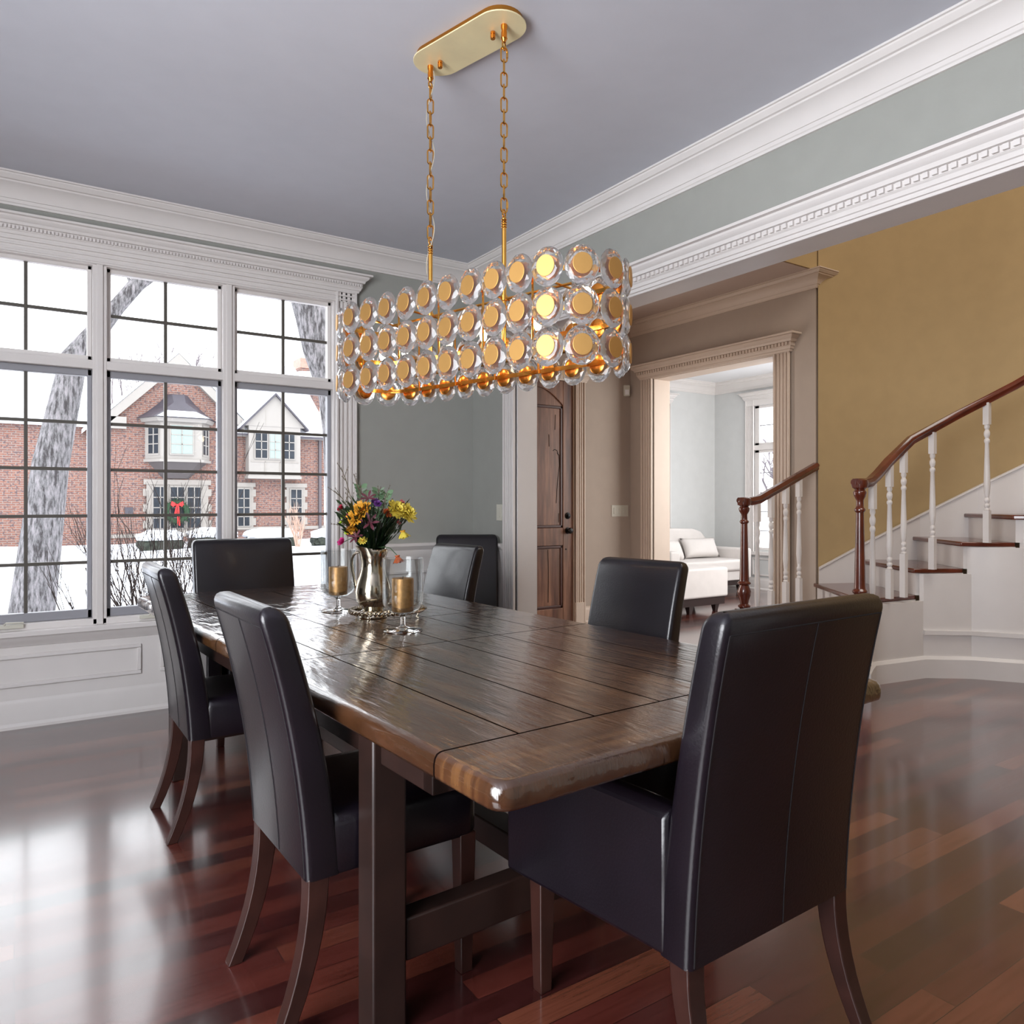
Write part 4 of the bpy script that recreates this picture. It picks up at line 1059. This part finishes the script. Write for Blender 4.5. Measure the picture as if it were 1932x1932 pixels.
# vertical posts and cross bars
for t in (-0.44, -0.22, 0, 0.22, 0.44):
    for sgn in (-1, 1):
        m = MB(); m.tube([loc3(Vector((t, sgn*(R_-0.034))), ZB-0.008), loc3(Vector((t, sgn*(R_-0.034))), ZT+0.008)], 0.004, 8)
        m.build('upright', GOLD, ch, smooth=True)
m = MB()
T1, T2 = None, None
rods = (-0.206, 0.183)
for t in (-0.44, rods[0], rods[1], 0.44):
    m.tube([loc3(Vector((t, -(R_-0.03))), ZT-0.002), loc3(Vector((t, (R_-0.03))), ZT-0.002)], 0.0045, 8)
m.tube([loc3(Vector((-L_/2, 0)), ZT-0.005), loc3(Vector((L_/2, 0)), ZT-0.005)], 0.005, 8)
m.tube([loc3(Vector((-L_/2-0.12, 0)), ZB+0.02), loc3(Vector((L_/2+0.12, 0)), ZB+0.02)], 0.006, 8)
m.build('cross_bar', GOLD, ch, smooth=True)
for t in (-0.50, -0.36, -0.10, 0.08, 0.34, 0.50):
    m = MB(); c = loc3(Vector((t, 0)), ZB+0.02)
    m.lathe([(0.006, 0), (0.018, 0.008), (0.020, 0.014), (0.010, 0.016), (0.010, 0.085), (0.008, 0.088)], 16, c)
    hl = m.build('candle_sleeve', GOLD, ch, smooth=True)
    m = MB().lathe([(0.007, 0.088), (0.012, 0.10), (0.014, 0.112), (0.011, 0.130), (0.005, 0.146), (0.001, 0.155)], 16, c)
    m.build('bulb', BULB, hl, smooth=True)
# rods, canopy, chains
CANZ = CZ
for k, t in enumerate(rods):
    q = Vector((t, 0)); D = 0.554*(CX+(ax*t).x)+0.8326*(CY+(ax*t).y)
    ytop = 470 if k == 0 else 420
    zr = 1.22+(949.5-ytop)/1411.6*D
    m = MB(); m.tube([loc3(q, ZB+0.02), loc3(q, zr)], 0.0085, 16)
    for dz in (0.0, -0.009, -0.018, 0.009): m.lathe([(0.0085, -0.003), (0.011, 0), (0.0085, 0.003)], 16, loc3(q, zr+dz))
    m.lathe([(0.0085, 0.006), (0.010, 0.012), (0.006, 0.022), (0.001, 0.024)], 16, loc3(q, zr))
    m.lathe([(0.009, -0.008), (0.013, -0.006), (0.013, 0.012), (0.009, 0.014)], 16, loc3(q, ZT-0.005))
    m.build('rod', GOLD, ch, smooth=True)
    def torus(c, r, rot, rad=0.0032):
        e1 = ax*math.cos(rot)+bx*math.sin(rot)
        return [c+e1*r*math.cos(2*PI*j/16)+Vector((0, 0, r*math.sin(2*PI*j/16))) for j in range(16)]
    m = MB(); m.ring(torus(loc3(q, zr+0.032), 0.014, 1.9), 0.0032, 6)
    zt_ = CANZ-0.105; m.ring(torus(loc3(q, zt_), 0.014, 1.9), 0.0032, 6)
    z0_, z1_ = zr+0.040, zt_-0.008; n = 12 if k == 0 else 13; pitch = (z1_-z0_)/n
    for i in range(n):
        c = loc3(q, z0_+pitch*(i+0.5)); r = 0.0115; hl = pitch/2+0.004-r; rot = 2.2 if i % 2 else 2.2-PI/2+0.35
        e1 = ax*math.cos(rot)+bx*math.sin(rot); pts = []
        for j in range(18):
            a = 2*PI*j/18; pts.append(c+e1*r*math.cos(a)+Vector((0, 0, r*math.sin(a)+(hl if math.sin(a) >= 0 else -hl))))
        m.ring(pts, 0.0031, 6)
        if i in (0, n-1): m.tube([c+e1*r-Vector((0, 0, 0.011)), c+e1*r+Vector((0, 0, 0.011))], 0.0042, 8)
    m.build('chain', GOLD, ch, smooth=True)
    m = MB(); c = loc3(q, CANZ-0.028)
    m.lathe([(0.012, 0), (0.012, -0.012), (0.009, -0.02), (0.011, -0.028), (0.011, -0.045), (0.013, -0.05), (0.009, -0.056), (0.006, -0.064)], 16, c)
    m.build('chain_loop', GOLDIN, ch, smooth=True)
    dd = 0.055 if k == 0 else -0.055
    m = MB().lathe([(0.009, 0), (0.0095, -0.008), (0.008, -0.009), (0.0095, -0.011), (0.0095, -0.024), (0.008, -0.026)], 14, loc3(Vector((t+dd, 0)), CANZ-0.031))
    m.build('screw_nut', GOLDIN, ch, smooth=True)
def stadium(L, r, n=16):
    out = []
    for sg in (1, -1):
        for i in range(n+1):
            a = -PI/2+PI*i/n; out.append((sg*(L/2+r*math.cos(a)), sg*r*math.sin(a)))
    return out
m = MB()
m.loft([[ax*a+bx*b+Vector((0, 0, z)) for a, b in stadium(0.33, r)] for r, z in ((0.082, CANZ-0.0005), (0.082, CANZ-0.024))])
m.build('canopy_housing', simple('canopy_side_gold', (196, 138, 62), 0.3, metal=1.0), ch, smooth=True, angle=30)
m = MB()
m.loft([[ax*a+bx*b+Vector((0, 0, z)) for a, b in stadium(0.33, r)] for r, z in ((0.094, CANZ-0.024), (0.095, CANZ-0.025), (0.095, CANZ-0.028), (0.094, CANZ-0.029))])
m.build('canopy', simple('canopy_brushed_gold', (250, 236, 190), 0.45, metal=0.2), ch, smooth=True, angle=30)
# clear cord winding round the left chain
q = Vector((rods[0], 0)); m = MB(); pts = []
for i in range(40):
    t = i/39; z = (CANZ-0.05)*(1-t)+1.95*t+0.0
    z = (CANZ-0.05)-(CANZ-0.05-2.13)*t
    w = 0.017*math.sin(t*17+0.6)
    pts.append(loc3(q, z)+ax*w+bx*0.008*math.cos(t*17))
m.tube(pts, 0.0022, 6); m.build('power_cord', simple('clear_cord', (176, 170, 156), 0.3), ch, smooth=True)
tag(ch, 'gold oval chandelier of crystal discs hanging on two chains over the table', 'chandelier')

# ------------------------------------------------------------------ outside
GZ = -0.35
m = MB(); nx, ny = 30, 40
g = []
for i in range(nx+1):
    for j in range(ny+1):
        x = -25+60*i/nx; y = 5.1+75*(j/ny)**1.6
        g.append((x, y, GZ+0.05*math.sin(x*0.9+y*0.3)+0.04*math.sin(y*0.8)))
m.add(g, [(i*(ny+1)+j, (i+1)*(ny+1)+j, (i+1)*(ny+1)+j+1, i*(ny+1)+j+1) for i in range(nx) for j in range(ny)])
o = m.build('ground', SNOW, smooth=True, angle=90); struct(o)
SB('ground_side', SNOW, (9.2, 60, -20, 5.1, -0.5, -0.3))
YF = 32.0
hs = empty('brick_house', (7.2, YF, GZ))
def hp_(mb, name, mat, par=None, **k):
    mb.v = [(a-7.2, b-YF, c-GZ) for a, b, c in mb.v]; return mb.build(name, mat, par or hs, **k)
m = MB()
m.prism([(2.6, -0.5), (7.5, -0.5), (7.5, 4.75), (5.40, 6.85), (2.6, 4.05)], 'y', YF, YF+0.3)
m.box(7.4, 11.40, YF+0.1, YF+8, -0.5, 4.10); m.box(-3, 2.6, YF+0.3, YF+8, -0.5, 4.10)
hp_(m, 'brick_wall', BRICK)
m = MB()
for sg, x1, z1 in ((-1, 2.3, 4.0), (1, 7.9, 4.6)):
    m.prism([(5.40, 7.11), (x1, z1), (x1, z1-0.42), (5.40, 6.66)], 'y', YF-0.25, YF+0.02)
m.box(2.9, 3.55, YF-0.25, YF+0.05, 4.05, 4.50)
m.prism([(5.40, 7.11), (4.9, 6.6), (5.9, 6.6)], 'y', YF-0.27, YF-0.2)
hp_(m, 'rake_board', SIDING)
m = MB()
m.loft([[(5.40, y, 7.13), (2.1, y, 3.83), (2.1, y, 3.98), (5.40, y, 7.30), (8.2, y, 4.5), (8.2, y, 4.35)] for y in (YF-0.28, YF+7)])
hp_(m, 'gable_roof', SNOW)
m = MB()
m.prism([(YF-0.25, 4.22), (YF-0.25, 4.06), (YF+5, 7.7), (YF+5, 8.0)], 'x', 7.6, 11.6)
m.prism([(YF-0.0, 4.22), (YF-0.0, 4.06), (YF+5, 6.9), (YF+5, 7.1)], 'x', -4, 2.6)
hp_(m, 'main_roof', SNOW)
m = MB(); m.box(7.6, 11.65, YF-0.20, YF+0.12, 3.98, 4.09); hp_(m, 'eave', SIDING)
m = MB(); m.box(7.6, 8.1, YF-0.3, YF-0.1, 4.02, 4.10); m.box(10.1, 11.65, YF-0.3, YF-0.1, 4.00, 4.09); hp_(m, 'gutter', SLATE)
m = MB(); m.box(11.12, 11.24, YF-0.02, YF+0.1, -0.3, 4.0); hp_(m, 'downspout', simple('downspout_metal', (78, 72, 76), 0.5))
m = MB(); m.box(7.4, 11.42, YF+0.03, YF+0.12, 0.10, 0.24); m.box(2.6, 7.52, YF-0.06, YF, -0.10, 0.03); hp_(m, 'stone_band', STONE)
def hwin(x0, x1, z0, z1, cols, rows, mat, y, border=0.10, surround=None, bar=0.035):
    """window part with panes and glazing bars"""
    m = MB(); m.box(x0-border, x1+border, y-0.05, y, z0-border, z1+border); f = hp_(m, 'window_frame', SIDING)
    m = MB().box(x0, x1, y-0.07, y-0.055, z0, z1)
    m.v = [(a-7.2, b-YF, c-GZ) for a, b, c in m.v]; m.build('pane', mat, f)
    m = MB()
    for i in range(1, cols): x = x0+(x1-x0)*i/cols; m.box(x-bar/2, x+bar/2, y-0.09, y-0.06, z0, z1)
    for i in range(1, rows): z = z0+(z1-z0)*i/rows; m.box(x0, x1, y-0.09, y-0.06, z-bar/2, z+bar/2)
    if m.v:
        m.v = [(a-7.2, b-YF, c-GZ) for a, b, c in m.v]; m.build('glazing_bars', SIDING, f)
    return f
# oriel bay on the left gable
def bay_ring(x0, x1, dpt, z, cut=0.45, back=0.0):
    return [(x0, YF-back, z), (x0+cut, YF-dpt, z), (x1-cut, YF-dpt, z), (x1, YF-back, z)]
def closed(r0, r1): return [[*r] for r in (r0, r1)]
m = MB(); m.loft([bay_ring(4.22, 6.58, 0.8, 2.86), bay_ring(4.22, 6.58, 0.8, 4.42)])
m.loft([bay_ring(4.16, 6.64, 0.88, 2.82), bay_ring(4.16, 6.64, 0.88, 2.92)]); m.loft([bay_ring(4.10, 6.70, 0.94, 4.36), bay_ring(4.02, 6.78, 1.0, 4.50)])
hp_(m, 'oriel_bay', SIDING)
m = MB(); m.loft([bay_ring(4.3, 6.5, 0.75, 2.84), bay_ring(4.85, 5.80, 0.15, 2.2, 0.1)]); hp_(m, 'bay_corbel', simple('bay_underside', (84, 78, 78), 0.8))
m = MB(); m.loft([bay_ring(3.9, 6.9, 1.1, 4.50), bay_ring(4.30, 6.45, 0.85, 4.78), bay_ring(4.72, 6.05, 0.5, 5.15), bay_ring(5.0, 5.75, 0.2, 5.50, 0.15)]); br = hp_(m, 'bay_roof', SLATE)
m = MB(); m.loft([bay_ring(4.05, 6.80, 1.12, 4.53), bay_ring(4.42, 6.34, 0.90, 4.78)]); m.v = [(a-7.2, b-YF, c-GZ) for a, b, c in m.v]; m.build('roof_snow', SNOW, br)
hwin(5.02, 5.78, 3.14, 4.22, 2, 3, BLIND, YF-0.80, 0.06)
for sg in (0, 1):
    a = (4.22, YF, 4.67, YF-0.8) if sg == 0 else (6.58, YF, 6.13, YF-0.8)
    for k, (mat, t0, t1, off) in enumerate(((SIDING, 0.14, 0.86, 0.03), (DARKGL, 0.2, 0.80, 0.045))):
        P = []
        for t in (t0, t1): P.append((a[0]+(a[2]-a[0])*t, a[1]+(a[3]-a[1])*t-off))
        m = MB(); z0, z1 = (3.06, 4.30) if k == 0 else (3.14, 4.22)
        m.loft([[(P[0][0], P[0][1]+0.05, z), (P[0][0], P[0][1], z), (P[1][0], P[1][1], z), (P[1][0], P[1][1]+0.05, z)] for z in (z0, z1)])
        f = hp_(m, 'bay_side_frame' if k == 0 else 'bay_side_pane', mat)
    m = MB(); mx = ((P[0][0]+P[1][0])/2, (P[0][1]+P[1][1])/2)
    m.box(mx[0]-0.02, mx[0]+0.02, mx[1]-0.03, mx[1]-0.005, 3.14, 4.22)
    for z in (3.50, 3.86): m.loft([[(P[0][0], P[0][1]-0.02, zz), (P[1][0], P[1][1]-0.02, zz), (P[1][0], P[1][1], zz), (P[0][0], P[0][1], zz)] for zz in (z-0.018, z+0.018)])
    hp_(m, 'bay_side_bars', SIDING)
# ground floor triple window with stone surround
m = MB(); m.box(4.26, 6.52, YF-0.08, YF, 0.03, 2.15); m.box(4.16, 6.62, YF-0.11, YF, 1.95, 2.15)
for z in (0.25, 0.9, 1.5): m.box(4.14, 6.64, YF-0.09, YF, z, z+0.28)
hp_(m, 'window_surround', STONE)
for x0 in (4.50, 5.12, 5.74): hwin(x0, x0+0.48, 0.25, 1.85, 2, 4, DARKGL, YF-0.08, 0.05)
m = MB(); m.box(3.52, 3.80, YF-0.05, YF, 0.82, 1.07); hp_(m, 'wall_plaque', SLATE)
# cream gabled dormer box on the right wing
m = MB(); m.box(8.02, 10.16, YF-0.45, YF+0.2, 2.26, 4.45); m.box(7.98, 10.20, YF-0.5, YF+0.1, 2.24, 2.36)
m.prism([(7.80, 4.42), (10.34, 4.42), (9.09, 5.74)], 'y', YF-0.47, YF+2.5)
hp_(m, 'dormer', SIDING)
m = MB(); m.loft([[(9.09, y, 5.72), (7.66, y, 4.22), (7.66, y, 4.30), (9.09, y, 5.82), (10.48, y, 4.36), (10.48, y, 4.28)] for y in (YF-0.6, YF+2.5)])
hp_(m, 'dormer_roof', SLATE)
m = MB(); m.loft([[(9.09, y, 5.82), (7.62, y, 4.28), (7.62, y, 4.36), (9.09, y, 5.92), (10.52, y, 4.42), (10.52, y, 4.34)] for y in (YF-0.5, YF+2.5)])
hp_(m, 'dormer_snow', SNOW)
m = MB()
for x in (8.7, 9.45): m.box(x-0.012, x+0.012, YF-0.475, YF-0.46, 4.45, 5.1)
for x in (8.68, 9.3): m.box(x-0.02, x+0.02, YF-0.47, YF-0.45, 2.4, 2.95)
m.box(8.1, 10.08, YF-0.47, YF-0.45, 2.93, 2.98); hp_(m, 'batten', STONE)
hwin(8.28, 8.74, 3.10, 4.12, 2, 3, DARKGL, YF-0.45, 0.05); hwin(8.86, 9.30, 3.10, 4.12, 2, 3, BLIND, YF-0.45, 0.05); hwin(9.44, 9.88, 3.10, 4.12, 2, 3, DARKGL, YF-0.45, 0.05)
for x0 in (7.70, 9.89):
    m = MB(); m.box(x0-0.18, x0+0.62, YF+0.0, YF+0.1, 0.12, 2.07); m.box(x0-0.24, x0+0.70, YF-0.03, YF+0.1, 1.90, 2.07)
    for z in (0.3, 0.95, 1.5): m.box(x0-0.26, x0+0.72, YF-0.01, YF+0.1, z, z+0.3)
    m.box(x0-0.12, x0+0.56, YF-0.06, YF+0.1, 0.14, 0.22)
    hp_(m, 'window_surround', STONE)
    hwin(x0, x0+0.44, 0.29, 1.80, 2, 4, DARKGL, YF, 0.05)
m = MB(); m.box(11.85, 12.9, YF+5, YF+6, 5.0, 8.0); hp_(m, 'chimney', BRICK)
m = MB(); m.box(11.9, 12.85, YF+4.95, YF+6.1, 8.0, 8.5); hp_(m, 'chimney_cap', COPPER)
m = MB(); m.lathe([(0.9, 0), (0.8, 0.2), (0.5, 0.38), (0.05, 0.42)], 20, (12.0, YF+4.2, 7.25)); hp_(m, 'roof_mound', SNOW, smooth=True)
tag(hs, 'red brick house with cream gables and snowy roofs across the yard', 'house')
# wreath on the house window
wr = empty('christmas_wreath', (5.32, YF-0.22, 0.88))
m = MB(); rnd = random.Random(3)
m.ring([(0.36*math.cos(2*PI*j/24), 0, 0.36*math.sin(2*PI*j/24)) for j in range(24)], 0.10, 8)
for k in range(300):
    a = rnd.uniform(0, 2*PI); R = 0.37+rnd.uniform(-.13, .13); c = Vector((R*math.cos(a), rnd.uniform(-.08, .02), R*math.sin(a)))
    d = Vector((math.cos(a+rnd.uniform(-1, 1)), -0.4, math.sin(a+rnd.uniform(-1, 1))))*0.08; m.tube([c, c+d], [0.012, 0.004], 4)
m.build('fir_ring', WREATH, wr)
m = MB()
for sg in (-1, 1):
    m.prism([(0, 0.30), (sg*0.20, 0.42), (sg*0.24, 0.28), (sg*0.16, 0.20)], 'y', -0.16, -0.10)
m.prism([(-0.03, 0.3), (0.05, 0.3), (0.10, -0.55), (0.0, -0.50)], 'y', -0.17, -0.13); m.prism([(-0.04, 0.3), (0.02, 0.3), (-0.05, -0.15), (-0.12, -0.12)], 'y', -0.16, -0.12)
m.build('red_bow', REDRIB, wr)
tag(wr, 'green fir wreath with a red bow hanging on the brick house window', 'wreath')
# hedges
def hedge(x, y, w, d, h, label, sd):
    rnd = random.Random(sd); r = empty('hedge', (x, y, GZ))
    def blob(z0, z1, sc, jit):
        m = MB(); rings = []; n = 26
        for t in (0, 0.25, 0.55, 0.8, 0.95, 1.0):
            f = (1-max(0, t-0.55)**2*2.2)*sc; rr = []
            for j in range(n):
                a = 2*PI*j/n; c, s_ = math.cos(a), math.sin(a)
                px = abs(c)**0.5*(1 if c > 0 else -1)*w/2*f; py = abs(s_)**0.5*(1 if s_ > 0 else -1)*d/2*f
                rr.append((px+rnd.uniform(-jit, jit), py+rnd.uniform(-jit, jit), z0+(z1-z0)*t+rnd.uniform(-jit, jit)*0.5*(t > 0)))
            rings.append(rr)
        m.loft(rings); return m
    blob(-0.02, h, 1.0, 0.07).build('leaves', HEDGE, r)
    blob(h-0.14, h+0.17, 1.0, 0.09).build('snow_cap', SNOW, r, smooth=True, angle=80)
    tag(r, label, 'hedge', 'snow-capped hedges before the brick house')
hedge(10.3, 27.6, 1.9, 0.9, 0.42, 'right clipped hedge with a thick snow cap under the right house window', 1)
hedge(8.0, 28.2, 1.9, 0.9, 0.45, 'middle snowy hedge in front of the house seen beside the window mullion', 2)
hedge(5.9, 28.2, 1.6, 0.9, 0.5, 'snowy hedge below the right half of the wreath window', 3)
hedge(4.2, 28.2, 1.4, 0.9, 0.45, 'leftmost snowy hedge below the left half of the wreath window', 4)
# bare plants
def branch(m, p, d, L, r, depth, rnd, spread=0.5, up=0.15, minr=0.004, kids=(2, 3), seg=5):
    n = 3; pts = [p]; dd = d.normalized()
    for i in range(n):
        dd = (dd+Vector((rnd.uniform(-.16, .16), rnd.uniform(-.16, .16), rnd.uniform(-.06, .12)))).normalized(); pts.append(pts[-1]+dd*L/n)
    m.tube(pts, [r*(1-0.4*i/n) for i in range(n+1)], seg, cap=(depth == 0))
    if depth == 0: return
    for k in range(rnd.randint(*kids)):
        t = rnd.uniform(0.35, 1.0); i = min(n-1, int(t*n)); q = pts[i].lerp(pts[i+1], t*n-i)
        nd = (dd+Vector((rnd.uniform(-1, 1), rnd.uniform(-1, 1), rnd.uniform(-.3, .8)))*spread+Vector((0, 0, up))).normalized()
        branch(m, q, nd, L*rnd.uniform(.55, .8), max(minr, r*0.58), depth-1, rnd, spread, up, minr, kids, max(3, seg-1))
def shrub(x, y, h, label, sd, canes=9, mat=TWIG, name='leafless_shrub', rr=0.008, grp=None):
    rnd = random.Random(sd); r = empty(name, (x, y, GZ)); m = MB()
    for k in range(canes):
        a = rnd.uniform(0, 2*PI); d = Vector((math.cos(a)*0.28, math.sin(a)*0.28, 1))
        branch(m, Vector((math.cos(a)*0.07, math.sin(a)*0.07, -0.03)), d, h*rnd.uniform(.42, .6), rr, 3, rnd, 0.42, 0.35, 0.0022*(h/1.5), (2, 3), 5)
    m.build('branches', mat, r); tag(r, label, 'shrub', grp)
G = 'bare shrubs right outside the window'
shrub(0.68, 5.75, 1.45, 'bare twiggy shrub outside, at the left edge of the window', 11, 12, grp=G, rr=0.009)
shrub(1.08, 6.9, 1.6, 'bare twiggy shrub outside, behind the second chair of the left row', 12, 12, grp=G, rr=0.009)
shrub(1.80, 8.3, 1.45, 'bare twiggy shrub outside, right of its neighbours and before the wreath window', 13, 10, grp=G, rr=0.010)
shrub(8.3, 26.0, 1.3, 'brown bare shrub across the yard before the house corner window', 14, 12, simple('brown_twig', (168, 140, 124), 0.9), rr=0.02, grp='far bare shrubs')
def bigtree(name, x, y, pts, rad, label, sd, kids):
    rnd = random.Random(sd); r = empty(name, (x, y, GZ)); off = Vector((x, y, GZ)); m = MB()
    P = [Vector(p)-off for p in pts]; m.tube(P, rad, 14)
    m.build('trunk', BARK, r, smooth=True)
    m = MB()
    for (i, t, d, L, rr, dep) in kids:
        q = P[i].lerp(P[i+1], t); branch(m, q, Vector(d), L, rr, dep, rnd, 0.5, 0.05, 0.006, (2, 3), 7)
    m.build('branches', BARK, r, smooth=True); tag(r, label, 'tree'); return r
# large trunk right of the right window half, distance about 12 m
bigtree('bare_tree', 4.75, 12, [(4.75, 12, GZ-0.2), (4.62, 12, 1.2), (4.52, 12, 2.4), (4.42, 12, 3.1), (4.15, 12, 3.75), (4.05, 12, 4.3), (3.85, 12, 5.0), (3.4, 12, 6.2)], [0.42, 0.32, 0.27, 0.26, 0.24, 0.27, 0.27, 0.22],
        'large grey bare tree trunk outside the right window, leaning left', 5, [(5, 0.5, (0.6, 0.2, 1), 2.2, 0.16, 2), (6, 0.5, (-0.6, 0.1, 1), 1.6, 0.09, 2)])
bigtree('bare_tree', 0.2, 13, [(0.2, 13, GZ-0.2), (0.45, 13, 1.8), (0.75, 13, 3.4), (1.32, 13, 4.25), (1.60, 13, 4.65), (2.02, 13, 5.05), (2.6, 13, 5.7)], [0.30, 0.24, 0.18, 0.115, 0.115, 0.10, 0.085],
        'grey tree limb slanting across the upper left window', 6, [(3, 0.8, (-0.5, 0, 1), 0.9, 0.025, 3), (4, 0.3, (-0.7, 0, 0.8), 0.8, 0.02, 3), (5, 0.2, (-0.6, 0, 0.8), 0.8, 0.02, 3), (4, 0.5, (-0.2, 0, 1), 0.7, 0.018, 3)])
def fartree(x, y, h, label, sd):
    rnd = random.Random(sd); r = empty('distant_bare_tree', (x, y, GZ)); m = MB()
    m.tube([(0, 0, -0.2), (0, 0, h*0.45)], [0.3, 0.2], 8)
    for k in range(9): branch(m, Vector((0, 0, h*rnd.uniform(.25, .45))), Vector((rnd.uniform(-.8, .8), rnd.uniform(-.3, .3), 1)), h*0.24, 0.08, 4, rnd, 0.55, 0.1, 0.015, (2, 3), 5)
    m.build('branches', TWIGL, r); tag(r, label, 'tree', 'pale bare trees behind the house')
fartree(6.0, 46, 12.5, 'pale bare tree behind the snowy house roof in the upper left window', 21)
fartree(8.2, 50, 11.5, 'smaller pale bare tree behind the house roof beside the window bar', 22)
for (x, y, sd) in ((14.5, 9.5, 31), (15.5, 11, 32)):
    rnd = random.Random(sd); r = empty('garden_tree', (x, y, -0.3)); m = MB(); m.tube([(0, 0, -0.1), (0, 0, 1.5)], [0.12, 0.09], 7)
    for k in range(8): branch(m, Vector((0, 0, rnd.uniform(.3, 1.5))), Vector((rnd.uniform(-1, 1), rnd.uniform(-1, 1), 0.9)), 1.0, 0.05, 3, rnd, 0.6, 0.1, 0.012, (3, 3), 5)
    m.build('branches', TWIGL, r); tag(r, 'bare pale tree outside the living room window, '+('nearer one' if sd == 31 else 'farther one behind it'), 'tree')
